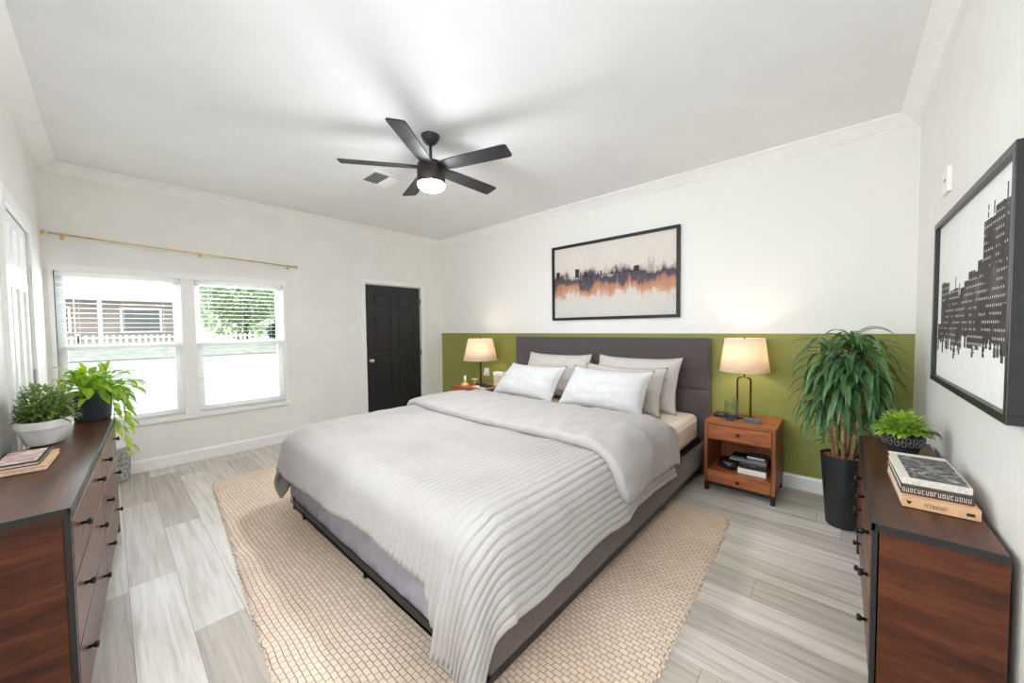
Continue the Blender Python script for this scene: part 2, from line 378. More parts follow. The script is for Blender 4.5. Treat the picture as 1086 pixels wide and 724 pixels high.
D2 = (0.84, 1.75, 0.0, 2.04); W2 = (3.0, 4.95, 1.0, 2.15); W3 = (-3.95, -2.55, 1.0, 2.15)
struct(wall_with_holes('wall_left', 'wall', 0, -T, 0, -L-T, T, 0, ZC, [WIN, DOOR]), 'cream wall with the wide window and the black door', 'wall')
struct(wall_with_holes('wall_back', 'wallB', 1, 0, T, 0, W, 0, ZC, []), 'cream wall painted olive green below, behind the bed', 'wall')
struct(wall_with_holes('wall_right', 'wall', 0, W, W+T, -L-T, T, 0, ZC, [W3]), 'cream wall holding the city skyline picture', 'wall')
struct(wall_with_holes('wall_front', 'wall', 1, -L-T, -L, 0, W, 0, ZC, [D2, W2]), 'cream wall with the white door at the left picture edge', 'wall')
# crown moulding
cp = [(0, 0), (0.105, 0), (0.105, -0.012), (0.088, -0.02), (0.07, -0.03), (0.05, -0.045), (0.034, -0.06), (0.024, -0.07), (0.012, -0.072), (0.012, -0.082), (0, -0.084)]
def crown(name, a, b, inward, label):
    a, b, inw = Vector(a), Vector(b), Vector(inward); d = (b-a).normalized()
    mb = MB(); n = len(cp); vs = []
    for end, sgn in ((a, 1), (b, -1)):
        for o, z in cp: vs.append(end + d*sgn*o + inw*o + Vector((0, 0, ZC+z)))
    fs = [(i, (i+1) % n, n+(i+1) % n, n+i) for i in range(n)]
    mb.add(vs, fs); struct(mb.build(name, 'trim'), label, 'crown moulding')
crown('trim_1', (0, -L, 0), (0, 0, 0), (1, 0, 0), 'white crown moulding above the window and black door')
crown('trim_2', (0, 0, 0), (W, 0, 0), (0, -1, 0), 'white crown moulding above the bed wall')
crown('trim_3', (W, 0, 0), (W, -L, 0), (-1, 0, 0), 'white crown moulding above the skyline picture wall')
crown('trim_4', (W, -L, 0), (0, -L, 0), (0, 1, 0), 'white crown moulding along the left picture edge')
bp = [(0, 0), (0.016, 0), (0.016, 0.098), (0.011, 0.112), (0, 0.118)]
def base(name, axis, pos, sgn, spans, label):
    mb = MB()
    for a, b in spans: mb.prism([(pos+sgn*o, z) for o, z in bp], 1 if axis == 0 else 0, a, b)
    struct(mb.build(name, 'trim'), label, 'baseboard')
base('baseboard_left', 0, 0, 1, [(-L, DOOR[0]-0.065), (DOOR[1]+0.065, 0)], 'white baseboard under the wide window')
base('baseboard_back', 1, 0, -1, [(0, W)], 'white baseboard under the olive green wall')
base('baseboard_right', 0, W, -1, [(-L, 0)], 'white baseboard behind the right dresser')
base('baseboard_front', 1, -L, 1, [(0, D2[0]-0.08), (D2[1]+0.08, W)], 'white baseboard behind the left dresser')

# left window: two double-hung units
win = struct(bpy.data.objects.new('window_1', None), 'wide white double window over the left wall, blinds lowered', 'window'); COL.objects.link(win); win.location = (0, (WIN[0]+WIN[1])/2, WIN[2])
oy = (WIN[0]+WIN[1])/2; hw = (WIN[1]-WIN[0])/2; hh = WIN[3]-WIN[2]
f = MB()   # casing trim on the wall plus jamb lining
f.box(0, 0.014, -hw-0.035, hw+0.035, hh, hh+0.058).box(0, 0.03, -hw-0.05, hw+0.05, -0.045, 0.0, 0.004)
f.box(-T, 0.012, -hw-0.028, -hw, 0, hh).box(-T, 0.012, hw, hw+0.028, 0, hh)
f.build('window_frame', 'trim', win)
mull = MB().box(-0.13, 0.004, -0.055, 0.055, 0, hh, 0.004).build('mullion', 'trim', win)
for sgn in (-1, 1):
    a, b = (-hw, -0.055) if sgn < 0 else (0.055, hw)
    up = MB(); zr = 0.70
    up.box(-0.12, -0.085, a, a+0.05, zr, hh).box(-0.12, -0.085, b-0.05, b, zr, hh).box(-0.12, -0.085, a, b, hh-0.045, hh).box(-0.12, -0.08, a, b, zr-0.01, zr+0.045)
    up.build('upper_sash', 'trim', win)
    lo = MB(); lo.box(-0.085, -0.05, a, a+0.055, 0, zr+0.03).box(-0.085, -0.05, b-0.055, b, 0, zr+0.03).box(-0.085, -0.045, a, b, 0, 0.06).box(-0.085, -0.045, a, b, zr-0.01, zr+0.04)
    lo.build('lower_sash', 'trim', win)
    MB().box(-0.104, -0.1, a+0.045, b-0.045, zr+0.03, hh-0.035).build('glass_pane', 'pglass', win)
    MB().box(-0.07, -0.066, a+0.05, b-0.05, 0.05, zr).build('glass_pane', 'pglass', win)
    lab = 'white slatted blind over the left half of the wide window' if sgn < 0 else 'white slatted blind over the right half of the wide window'
    bl = thing('window_blind', lab, 'blind', (-0.012, oy + (a+b)/2, WIN[2]), group='blinds on the wide window')
    bw = (b-a)/2 - 0.006
    MB().box(-0.024, 0.016, -bw, bw, hh-0.045, hh-0.002, 0.003).build('headrail', 'blind', bl)
    sl = MB(); nsl = 31
    for k in range(nsl):
        z = 0.028 + k*(hh-0.085)/(nsl-1); tl = radians(-3)
        m = Matrix.Translation((0, 0, z)) @ Matrix.Rotation(tl, 4, 'Y')
        sl.box(-0.0215, 0.0215, -bw, bw, -0.0011, 0.0011, mat=m)
    sl.build('slats', 'blind', bl)
    MB().box(-0.02, 0.02, -bw, bw, 0.003, 0.018, 0.003).build('bottom_rail', 'blind', bl)
    for yy in (-bw*0.68, 0.0, bw*0.68): MB().tube([(0.022, yy, 0.015), (0.022, yy, hh-0.04)], 0.0011, 5).build('ladder_cord', 'blind', bl)
    MB().tube([(0.03, -bw+0.1, hh-0.05), (0.034, -bw+0.1, hh-0.62)], 0.004, 6).build('tilt_wand', 'blind', bl)

# black six-panel door
dr = struct(bpy.data.objects.new('door_1', None), 'black six panel door in a white casing', 'door'); COL.objects.link(dr); dr.location = (0, (DOOR[0]+DOOR[1])/2, 0)
dh = (DOOR[1]-DOOR[0])/2; H = DOOR[3]
c = MB(); cw = 0.06
c.box(-0.02, 0.016, -dh-cw, -dh, 0, H+cw, 0.003).box(-0.02, 0.016, dh, dh+cw, 0, H+cw, 0.003).box(-0.02, 0.016, -dh, dh, H, H+cw, 0.003)
c.box(-T, -0.02, -dh-0.001, -dh+0.012, 0, H).box(-T, -0.02, dh-0.012, dh+0.001, 0, H).box(-T, -0.02, -dh, dh, H-0.012, H+0.001)
c.build('door_casing', 'trim', dr)
sb = MB(); y0, y1 = -dh+0.014, dh-0.014
sb.box(-0.055, -0.022, y0, y1, 0.008, H-0.014)
wd = y1-y0; st = 0.115; pw = (wd-3*st)/2; xs = -0.022
cols = [(y0+st, y0+st+pw), (y0+2*st+pw, y0+2*st+2*pw)]; rows = [(0.24, 0.84), (1.02, 1.56), (1.68, 1.86)]
# raised stiles and rails
for a, b in ((y0, y0+st), (y0+st+pw, y0+2*st+pw), (y1-st, y1)): sb.box(xs-0.001, xs+0.012, a, b, 0.008, H-0.014, 0.003)
for a, b in ((0.008, 0.24), (0.84, 1.02), (1.56, 1.68), (1.86, H-0.014)):
    for p_, q_ in cols: sb.box(xs-0.001, xs+0.0112, p_-0.004, q_+0.004, a, b, 0.002)
slab = sb.build('door_slab', 'bdoor', dr)
for a, b in cols:
    for z0, z1 in rows: MB().box(xs-0.004, xs+0.009, a+0.022, b-0.022, z0+0.022, z1-0.022, 0.008).build('raised_panel', 'bdoor', dr)
k = MB().lathe([(0.0, 0), (0.026, 0), (0.026, 0.006), (0.011, 0.012), (0.01, 0.035), (0.026, 0.045), (0.03, 0.06), (0.022, 0.072), (0.0, 0.075)], 20, capb=False)
ko = k.build('door_knob', 'chrome', dr, True, sharp=50); ko.rotation_euler = (0, radians(90), 0); ko.location = (-0.01, y0+0.06, 0.9)
for z in (0.22, 0.98, 1.78): MB().tube([(-0.004, dh-0.004, z-0.045), (-0.004, dh-0.004, z+0.045)], 0.008, 8).build('hinge', 'black', dr)
# white door at the far left edge, glass lights at the top
d2 = struct(bpy.data.objects.new('door_2', None), 'white door with a row of small glass lights, left picture edge', 'door'); COL.objects.link(d2); d2.location = ((D2[0]+D2[1])/2, -L, 0)
dh2 = (D2[1]-D2[0])/2; H2 = D2[3]
c = MB(); c.box(-dh2-0.085, -dh2, -0.02, 0.018, 0, H2+0.085, 0.004).box(dh2, dh2+0.085, -0.02, 0.018, 0, H2+0.085, 0.004).box(-dh2, dh2, -0.02, 0.018, H2, H2+0.085, 0.004)
c.box(-dh2, -dh2+0.012, -T, -0.02, 0, H2).box(dh2-0.012, dh2, -T, -0.02, 0, H2).box(-dh2, dh2, -T, -0.02, H2-0.012, H2).build('door_casing', 'trim', d2)
x0, x1 = -dh2+0.014, dh2-0.014; st = 0.10; pw = (x1-x0-4*st)/3; sb = MB()
for k in range(4):
    a = x0+k*(st+pw); sb.box(a, a+st, -0.045, -0.003, 0.008, H2-0.002, 0.003)
for a, b in ((0.008, 0.24), (1.62, 1.76), (1.99, H2-0.014)):
    for k in range(3): sb.box(x0+st+k*(st+pw)-0.003, x0+(k+1)*(st+pw)+0.003, -0.0435, -0.0042, a, min(b+0.012, H2-0.002) if b > 1.9 else b)
for k in range(3):
    a = x0+st+k*(st+pw); sb.box(a, a+pw, -0.04, -0.022, 0.24, 1.62)
sb.build('door_slab', 'trim', d2)
for k in range(3):
    a = x0+st+k*(st+pw); MB().box(a, a+pw, -0.026, -0.022, 1.76, 1.99).build('glass_pane', 'pglass', d2)
hd = MB().box(x1-0.075, x1-0.035, -0.004, 0.004, 0.93, 1.14, 0.003); hd.tube([(x1-0.055, 0.0, 1.0), (x1-0.055, 0.03, 1.0), (x1-0.15, 0.03, 1.0)], 0.008, 8); hd.build('door_handle', 'steel', d2)
for z in (0.25, 1.05, 1.75): MB().tube([(x0-0.004, 0.0, z-0.05), (x0-0.004, 0.0, z+0.05)], 0.008, 8).build('hinge', 'chrome', d2)
# front window added as a daylight source, unseen behind the camera's left shoulder
w2 = struct(bpy.data.objects.new('added_window_2', None), 'added white front window, unseen behind the viewpoint, left of the side window', 'window'); COL.objects.link(w2); w2.location = ((W2[0]+W2[1])/2, -L, W2[2])
a = (W2[1]-W2[0])/2; h2 = W2[3]-W2[2]; f = MB()
f.box(-a-0.07, a+0.07, 0, 0.016, h2, h2+0.07).box(-a-0.07, a+0.07, 0, 0.03, -0.06, 0).box(-a-0.07, -a, 0, 0.016, 0, h2).box(a, a+0.07, 0, 0.016, 0, h2)
f.box(-a, -a+0.03, -T, 0, 0, h2).box(a-0.03, a, -T, 0, 0, h2)
for k in range(1, 6): f.box(-a+2*a*k/6-(0.035 if k in (2, 4) else 0.012), -a+2*a*k/6+(0.035 if k in (2, 4) else 0.012), -0.11, -0.07, 0, h2)
f.box(-a, a, -0.11, -0.07, 0, 0.05).box(-a, a, -0.11, -0.07, h2-0.05, h2).box(-a, a, -0.11, -0.07, h2*0.62-0.02, h2*0.62+0.02)
f.build('window_frame', 'trim', w2)
MB().box(-a+0.03, a-0.03, -0.092, -0.088, 0.04, h2-0.04).build('glass_pane', 'pglass', w2)

# unseen side window, added behind the camera to brighten the window wall
w3 = struct(bpy.data.objects.new('added_window_3', None), 'added white side window, unseen behind the viewpoint', 'window'); COL.objects.link(w3); w3.location = (W, (W3[0]+W3[1])/2, W3[2])
a = (W3[1]-W3[0])/2; h2 = W3[3]-W3[2]; f = MB()
f.box(-0.016, 0, -a-0.07, a+0.07, h2, h2+0.07).box(-0.03, 0, -a-0.07, a+0.07, -0.06, 0).box(-0.016, 0, -a-0.07, -a, 0, h2).box(-0.016, 0, a, a+0.07, 0, h2)
f.box(0, T, -a, -a+0.03, 0, h2).box(0, T, a-0.03, a, 0, h2).box(0.07, 0.11, -0.025, 0.025, 0, h2).box(0.07, 0.11, -a, a, 0, 0.05).box(0.07, 0.11, -a, a, h2-0.05, h2).box(0.07, 0.11, -a, a, h2*0.5-0.02, h2*0.5+0.02)
f.build('window_frame', 'trim', w3)
MB().box(0.088, 0.092, -a+0.03, a-0.03, 0.04, h2-0.04).build('glass_pane', 'pglass', w3)

# ------------------------------------------------------------------ outside the left window
mb = MB(); mb.grid(8, 8, lambda u, v: (-0.5-30*u, -16+34*v, -0.32 + 0.95*min(1, max(0, (u*30-2)/15))))
struct(mb.build('ground_outside', 'road', smooth=True), 'pale concrete drive outside the window', 'ground')
def gz(x): return -0.32 + 0.95*min(1, max(0, (-x-0.5-2)/15))
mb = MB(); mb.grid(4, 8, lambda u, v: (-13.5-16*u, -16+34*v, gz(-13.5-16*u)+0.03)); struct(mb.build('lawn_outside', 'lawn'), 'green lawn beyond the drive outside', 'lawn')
hs = thing('brick_house', 'red brick house with pale roof seen through the left blind', 'house', (-24, -6.0, 0.63))
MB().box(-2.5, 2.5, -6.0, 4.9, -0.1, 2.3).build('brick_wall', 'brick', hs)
rf = MB(); rf.prism([(-3.2, 2.25), (3.2, 2.25), (3.2, 2.4), (0, 4.2), (-3.2, 2.4)], 1, -6.6, 5.5); rf.build('roof', 'roof', hs)
for yy in (-4.6, 0.35, 3.4):
    wf = MB().box(2.48, 2.56, yy-0.75, yy+0.75, 0.7, 1.95).build('window', 'trim', hs)
    MB().box(2.56, 2.575, yy-0.66, yy+0.66, 0.78, 1.87).build('pane', 'greyink', wf)
dd = MB().box(2.48, 2.56, -2.4, -1.3, -0.05, 2.0).build('door', 'trim', hs)
for yy in (-5.4, -2.8, 2.0, 4.8): MB().box(3.0, 3.14, yy-0.07, yy+0.07, -0.05, 2.26).build('porch_post', 'trim', hs)
fn = thing('picket_fence', 'white picket fence in front of the brick house', 'fence', (-17.8, -4.6, 0.63))
for yy in (-6, -3, 0, 3, 6): MB().box(-0.05, 0.05, yy-0.05, yy+0.05, -0.05, 0.66).build('post', 'trim', fn)
pk = MB()
for k in range(62): pk.box(0.03, 0.05, -5.9+k*0.19, -5.82+k*0.19, 0.05, 0.6)
pk.box(-0.0, 0.03, -6, 6, 0.15, 0.21).box(-0.0, 0.03, -6, 6, 0.46, 0.52); pk.build('pickets', 'trim', fn)
def blob_tree(name, loc, r, zc, trunk, n, label, mat, rz=1.0):
    t = thing(name, label, 'tree' if 'tree' in name else 'shrub', loc)
    if trunk: MB().tube([(0, 0, 0), (0.05, 0.04, zc*0.5), (-0.03, 0.05, zc)], [0.16, 0.12, 0.06], 9).build('trunk', 'bark', t, True)
    m = MB()
    for _ in range(n):
        a, b = random.uniform(0, 2*pi), math.acos(random.uniform(-1, 1)); rr = r*(random.uniform(0.45, 1)**0.5)*(1+0.25*fbm(cos(a)*2, sin(a)*2, b*2))
        p = Vector((rr*sin(b)*cos(a), rr*sin(b)*sin(a), zc+rr*cos(b)*rz))
        m.leaf(p, (random.uniform(-1, 1), random.uniform(-1, 1), random.uniform(-0.6, 0.8)), random.uniform(0.26, 0.44), 0.2, 0.4, 2)
    m.build('foliage', mat, t, True)
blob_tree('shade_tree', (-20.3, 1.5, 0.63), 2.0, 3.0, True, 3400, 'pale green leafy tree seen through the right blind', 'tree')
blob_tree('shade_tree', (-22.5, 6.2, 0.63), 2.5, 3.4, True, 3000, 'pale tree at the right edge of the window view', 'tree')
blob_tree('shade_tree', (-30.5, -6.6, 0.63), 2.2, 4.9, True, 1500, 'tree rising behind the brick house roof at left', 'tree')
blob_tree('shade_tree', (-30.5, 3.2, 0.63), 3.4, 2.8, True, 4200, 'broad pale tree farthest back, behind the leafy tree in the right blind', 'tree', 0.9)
blob_tree('garden_shrub', (-17.8, 4.3, 0.63), 0.95, 0.75, False, 1100, 'dark green shrub at the foot of the pale trees', 'tree2', 0.8)
blob_tree('garden_shrub', (-17.6, 2.75, 0.63), 0.75, 0.6, False, 1100, 'dark green shrub between fence end and larger shrub', 'tree2', 0.8)

# ------------------------------------------------------------------ wall and ceiling fittings
rod = thing('curtain_rod', 'thin gold curtain rod above the wide window', 'curtain rod', (0.075, -3.145, 2.15))
a0, a1 = -0.93, 0.91; za, zb = 0.038, -0.036
MB().tube([(0, a0, za), (0, a1, zb)], 0.0075, 10).build('rod', 'gold', rod, True)
for y, z in ((a0, za), (a1, zb)):
    o = MB().lathe([(0.0, -0.02), (0.01, -0.017), (0.017, -0.006), (0.017, 0.005), (0.009, 0.017), (0.0, 0.02)], 14, capb=False).build('finial', 'gold', rod, True); o.location = (0, y + (-0.024 if y < 0 else 0.024), z)
for y in (a0+0.07, 0.05, a1-0.05):
    z = za+(zb-za)*(y-a0)/(a1-a0); MB().box(-0.078, -0.07, y-0.012, y+0.012, z-0.035, z+0.02).tube([(-0.073, y, z-0.012), (0.0, y, z-0.012)], 0.006, 8).build('bracket', 'gold', rod)

fan = thing('ceiling_fan', 'black five blade ceiling fan with a round lit lamp', 'ceiling fan', (2.70, -2.107, ZC))
MB().lathe([(0.0, 0), (0.068, 0), (0.067, -0.012), (0.05, -0.045), (0.032, -0.062), (0.018, -0.068), (0.0, -0.07)], 28, capb=False).build('canopy', 'blade', fan, True, sharp=45)
MB().lathe([(0.011, -0.06), (0.011, -0.17), (0.02, -0.175), (0.026, -0.2), (0.03, -0.225), (0.0, -0.226)], 16, capb=False).build('downrod', 'blade', fan, True, sharp=45)
MB().lathe([(0.0, -0.207), (0.094, -0.207), (0.101, -0.215), (0.103, -0.23), (0.103, -0.332), (0.099, -0.34), (0.099, -0.354), (0.0, -0.354)], 36, capb=False).build('motor_housing', 'bronze', fan, True, sharp=40)
MB().lathe([(0.096, -0.350), (0.098, -0.362), (0.094, -0.378), (0.08, -0.39), (0.05, -0.399), (0.0, -0.402)], 32, capb=False).build('light_lens', 'fanlens', fan, True)
for k in range(5):
    m = MB(); ang = radians(18 + 72*k); tl = Matrix.Rotation(ang, 4, 'Z') @ Matrix.Translation((0, 0, -0.235)) @ Matrix.Rotation(radians(-12), 4, 'X')
    pl = [(0.085, -0.046), (0.2, -0.058), (0.61, -0.062), (0.634, -0.058), (0.641, -0.045), (0.641, 0.05), (0.63, 0.062), (0.60, 0.064), (0.2, 0.056), (0.085, 0.044)]
    m.prism(pl, 2, -0.004, 0.004); m.v = [tuple(tl @ Vector(v)) for v in m.v]; m.build('blade', 'blade', fan)

vt = thing('ceiling_vent', 'white ceiling air vent with slanted louvres near the fan', 'vent', (1.70, -1.96, ZC))
m = MB(); s_ = 0.165
m.box(-s_, s_, -s_, -s_+0.035, -0.008, 0).box(-s_, s_, s_-0.035, s_, -0.008, 0).box(-s_, -s_+0.035, -s_+0.035, s_-0.035, -0.008, 0).box(s_-0.035, s_, -s_+0.035, s_-0.035, -0.008, 0)
m.build('frame', 'trim', vt); MB().box(-s_+0.03, s_-0.03, -s_+0.03, s_-0.03, -0.002, -0.0005).build('backing', 'ventdark', vt)  # grey sheet stands in for the shade behind the louvres
m = MB()
for k in range(9):
    m.box(-s_+0.03, s_-0.03, -0.011, 0.011, -0.001, 0.001, mat=Matrix.Translation((0, -0.115+k*0.0288, -0.007)) @ Matrix.Rotation(radians(38 if k < 5 else -38), 4, 'X'))
m.build('louvres', 'trim', vt)

sw = thing('light_switch', 'white wall switch plate beside the black door', 'switch', (0, -1.513, 1.345))
MB().box(0.0, 0.007, -0.058, 0.058, -0.058, 0.058, 0.003).build('plate', 'plastic_w', sw)
for y in (-0.024, 0.024): MB().box(0.006, 0.011, y-0.015, y+0.015, -0.03, 0.03, 0.002).build('rocker', 'plastic_w', sw)
ol = thing('wall_outlet', 'white double outlet plate low under the wide window', 'outlet', (0, -2.862, 0.19))
MB().box(0.0, 0.007, -0.038, 0.038, -0.058, 0.058, 0.003).build('plate', 'plastic_w', ol)
for z in (-0.022, 0.022): MB().box(0.006, 0.009, -0.015, 0.015, z-0.014, z+0.014, 0.003).build('socket', 'mat_w', ol)
tp = thing('wall_sensor', 'small white sensor plate high on right wall above the skyline picture', 'wall plate', (W, -0.98, 2.045))
MB().box(-0.018, 0.0, -0.06, 0.06, -0.06, 0.06, 0.004).build('plate', 'plastic_w', tp); MB().box(-0.02, -0.017, -0.03, 0.0, -0.005, 0.005).build('button', 'greyplastic', tp)
ol2 = thing('wall_outlet', 'white outlet with plug on green wall behind the left nightstand lamp', 'outlet', (1.08, 0, 0.70))
MB().box(-0.05, 0.05, -0.007, 0.0, -0.06, 0.06, 0.003).build('plate', 'plastic_w', ol2); MB().box(-0.03, 0.03, -0.045, -0.006, -0.045, -0.005, 0.006).build('plug', 'plastic_w', ol2)

def framed(name, label, loc, rz, wd, ht, dep, fw, fmat, tilt=0.0, glazed=True):
    """picture facing local -Y, centred in x and z, back on y=0"""
    t = thing(name, label, 'picture', loc, rot=(0, tilt, rz)); m = MB(); a, b = wd/2, ht/2
    for (p0, p1, q0, q1) in ((-a, a, b-fw, b), (-a, a, -b, -b+fw), (-a, -a+fw, -b+fw, b-fw), (a-fw, a, -b+fw, b-fw)): m.box(p0, p1, -dep, 0, q0, q1, 0.002)
    m.build('frame', fmat, t)
    if glazed: MB().box(-a+fw, a-fw, -dep+0.010, -dep+0.012, -b+fw, b-fw).build('glass', 'artglass', t)
    return t, a-fw, b-fw
def absmat():
    s = NT('abstract_painting'); uv = s.coord('UV'); sep = s.n('ShaderNodeSeparateXYZ'); s.l(uv, sep.inputs[0])
    mp = s.n('ShaderNodeMapping'); mp.inputs['Scale'].default_value = (19, 4, 1); s.l(uv, mp.inputs[0])
    no = s.n('ShaderNodeTexNoise', Scale=1.0, Detail=6.0, Roughness=0.65); s.l(mp.outputs[0], no.inputs['Vector'])
    n3 = s.n('ShaderNodeTexNoise', Scale=4.0, Detail=3.0); s.l(uv, n3.inputs['Vector'])
    f = s.math('ADD', sep.outputs[1], s.math('ADD', s.math('MULTIPLY', s.math('SUBTRACT', no.outputs[0], 0.5), 0.30), s.math('MULTIPLY', s.math('SUBTRACT', n3.outputs[0], 0.5), 0.42)))
    colr = s.ramp(f, [(0.0, (206, 204, 198)), (0.27, (212, 204, 194)), (0.33, (196, 150, 122)), (0.42, (178, 122, 98)), (0.47, (90, 82, 90)), (0.54, (66, 62, 72)), (0.585, (170, 158, 150)), (0.66, (218, 207, 198)), (1.0, (222, 215, 207))])
    s.l(colr, s.b.inputs['Base Color']); s.set(Roughness=0.7); return s.m
M['abstract'] = absmat()
pt, a, b = framed('framed_picture', 'wide black framed abstract landscape above the headboard', (3.06, 0, 1.885), 0, 1.52, 0.90, 0.03, 0.032, 'black')
MB().grid(2, 2, lambda u, v: (-a+2*a*u, -0.012, -b+2*b*v), uvf=lambda u, v: (u*1.7, v)).build('artwork', 'abstract', pt)
m = MB()   # painted deck line with small figures
ra = random.Random(11)
m.box(-a*0.60, a*0.42, -0.0145, -0.0125, 0.052, 0.059)
for k in range(26):
    x = ra.uniform(-a*0.58, a*0.4); w_ = ra.uniform(0.003, 0.011); m.box(x, x+w_, -0.0144, -0.0125, 0.05, 0.058+ra.uniform(0.008, 0.05))
for x, w_, h_ in ((-0.43, 0.05, 0.10), (-0.30, 0.02, 0.06), (0.30, 0.05, 0.06), (-0.7, 0.05, 0.09)): m.box(x, x+w_, -0.0143, -0.0125, 0.05, 0.05+h_)
for k in range(9):
    x = ra.uniform(-a*0.6, a*0.4); m.box(x, x+0.005, -0.0142, -0.0125, 0.055-ra.uniform(0.03, 0.16), 0.055)
m.build('painted_strokes', 'ink', pt)

pc, a, b = framed('framed_picture', 'dark framed black and white city skyline print on the right wall', (W, -1.56, 1.452), radians(-90), 1.15, 0.765, 0.045, 0.026, 'blackedge', glazed=False)
rnd = random.Random(3)
MB().box(-a, a, -0.028, -0.012, -b, b).build('print', 'mat_w', pc)
m = MB(); x = -a+0.01   # local +x runs towards the camera after the turn
hs_ = []
n = 17
for k in range(n):
    u = k/(n-1); xx = -a+0.02+u*(2*a-0.1); wdt = (2*a)/n*1.25
    top = -0.12+0.05*rnd.random() if u < 0.06 else (0.10 if u < 0.16 else (0.0+0.06*u if u < 0.55 else (0.10 if u < 0.72 else 0.26)))
    top += rnd.uniform(-0.03, 0.03); bot = -0.17+rnd.uniform(-0.03, 0.02)
    m.box(xx, xx+wdt, -0.0292-0.0001*k, -0.0278, bot, top); hs_.append((xx, wdt, bot, top))
    if rnd.random() < 0.5: m.box(xx+wdt*0.4, xx+wdt*0.48, -0.0292, -0.0278, top, top+0.05)
    for q in range(2): xq = xx+rnd.random()*wdt; m.box(xq, xq+0.02, -0.0292, -0.0278, bot-rnd.uniform(0.01, 0.06), bot)
def skymat():
    s = NT('printed_facades'); c = s.n('ShaderNodeTexCoord'); sep = s.n('ShaderNodeSeparateXYZ'); s.l(c.outputs['Object'], sep.inputs[0])
    fx = s.math('LESS_THAN', s.math('FRACT', s.math('DIVIDE', sep.outputs[0], 0.021)), 0.36); fz = s.math('LESS_THAN', s.math('FRACT', s.math('DIVIDE', sep.outputs[2], 0.026)), 0.32)
    no = s.n('ShaderNodeTexNoise', Scale=16.0, Detail=3.0); s.l(c.outputs['Object'], no.inputs['Vector'])
    k = s.math('MULTIPLY', s.math('MULTIPLY', fx, fz), s.math('GREATER_THAN', no.outputs[0], 0.47))
    n2 = s.n('ShaderNodeTexNoise', Scale=9.0, Detail=4.0); s.l(c.outputs['Object'], n2.inputs['Vector'])
    base = s.ramp(n2.outputs[0], [(0.3, (44, 40, 42)), (0.55, (70, 64, 64)), (0.75, (104, 98, 98))])
    mx = s.n('ShaderNodeMix', data_type='RGBA'); s.l(k, mx.inputs[0]); s.l(base, mx.inputs[6]); mx.inputs[7].default_value = lin((214, 212, 210))
    s.l(mx.outputs[2], s.b.inputs['Base Color']); s.set(Roughness=0.8); return s.m
M['skyline'] = skymat()
m.build('printed_buildings', 'skyline', pc)

# ------------------------------------------------------------------ rug
Pq = [Vector((0.87, -3.20)), Vector((4.53, -3.48)), Vector((4.455, -0.92)), Vector((0.87, -0.95))]
def rugp(u, v):
    p = Pq[0]*(1-u)*(1-v) + Pq[1]*u*(1-v) + Pq[2]*u*v + Pq[3]*(1-u)*v
    return p
rg = MB(); nu, nv = 240, 170
def rf_(u, v):
    p = rugp(u, v); ex = min(u, 1-u)*3.6; ey = min(v, 1-v)*2.45; e = min(ex, ey)
    if e == 0 and not (ex == 0 and ey == 0):
        k = sin((p.y if ex == 0 else p.x)*2*pi/0.05); p = p + Vector(((0.006*k if ex == 0 else 0)*(1 if u > 0.5 else -1), (0.006*k if ey == 0 else 0)))
    if ex < 0.08 and ey < 0.08:   # rounded corners
        cu, cv = 0.08-ex, 0.08-ey; r = hypot(cu, cv)
        if r > 0.08:
            s = 0.08/r; p = p + Vector(((1 if u < 0.5 else -1)*cu*(1-s), (1 if v < 0.5 else -1)*cv*(1-s)))
    z = 0.016 if e > 0.012 else 0.002
    return (p.x, p.y, z + 0.0015*fbm(p.x*3, p.y*3))
rg.grid(nu, nv, rf_, uvf=lambda u, v: tuple(rugp(u, v)))
tag(rg.build('area_rug', 'rug', smooth=True), 'large beige woven jute rug under the bed', 'rug')

# ------------------------------------------------------------------ bed
BX0, BX1, BYF = 2.13, 4.10, -2.93
bed = thing('bed_frame', 'low platform bed frame with tall charcoal upholstered headboard', 'bed', ((BX0+BX1)/2, -1.5, 0.017))
bx, by, bz = bed.location
def B(x): return x-bx
def Y(y): return y-by
def Z(z): return z-0.017
hb = MB().box(B(1.75), B(4.105), Y(-0.075), Y(-0.022), Z(0.12), Z(1.235), 0.012).build('headboard', 'headb', bed, True, sharp=40)
MB().box(B(1.752), B(4.103), Y(-0.112), Y(-0.06), Z(0.762), Z(1.238), 0.02).build('upper_panel', 'headb', hb, True, sharp=50)
MB().box(B(1.752), B(4.103), Y(-0.112), Y(-0.06), Z(0.30), Z(0.757), 0.02).build('lower_panel', 'headb', hb, True, sharp=50)
for sx, xx in ((1, BX1), (-1, BX0)):
    r = MB().box(B(xx)-(0.045 if sx > 0 else 0), B(xx)+(0.0 if sx > 0 else 0.045), Y(BYF+0.02), Y(-0.1), Z(0.125), Z(0.29), 0.008).build('side_rail', 'rail', bed, True, sharp=40)
    MB().box(B(xx)-(0.04 if sx > 0 else -0.005), B(xx)+(-0.005 if sx > 0 else 0.04), Y(BYF+0.02), Y(-0.1), Z(0.085), Z(0.127)).build('metal_strip', 'black', r)
m = MB(); m.box(B(BX0), B(BX1), Y(BYF), Y(BYF+0.03), Z(0.10), Z(0.115)).box(B(BX0), B(BX1), Y(BYF), Y(BYF+0.006), Z(0.10), Z(0.155)).box(B(BX0), B(BX0)+0.012, Y(BYF), Y(BYF)+0.04, Z(0.085), Z(0.17))
m.build('foot_rail', 'black', bed)
for x in (BX0+0.07, (BX0+BX1)/2, BX1-0.07):
    for y in (BYF+0.05, -1.5, -0.2):
        zt = 0.27 if x == (BX0+BX1)/2 else 0.11
        MB().tube([(B(x), Y(y), 0.0), (B(x), Y(y), Z(zt))], 0.014, 8).build('leg', 'black', bed)
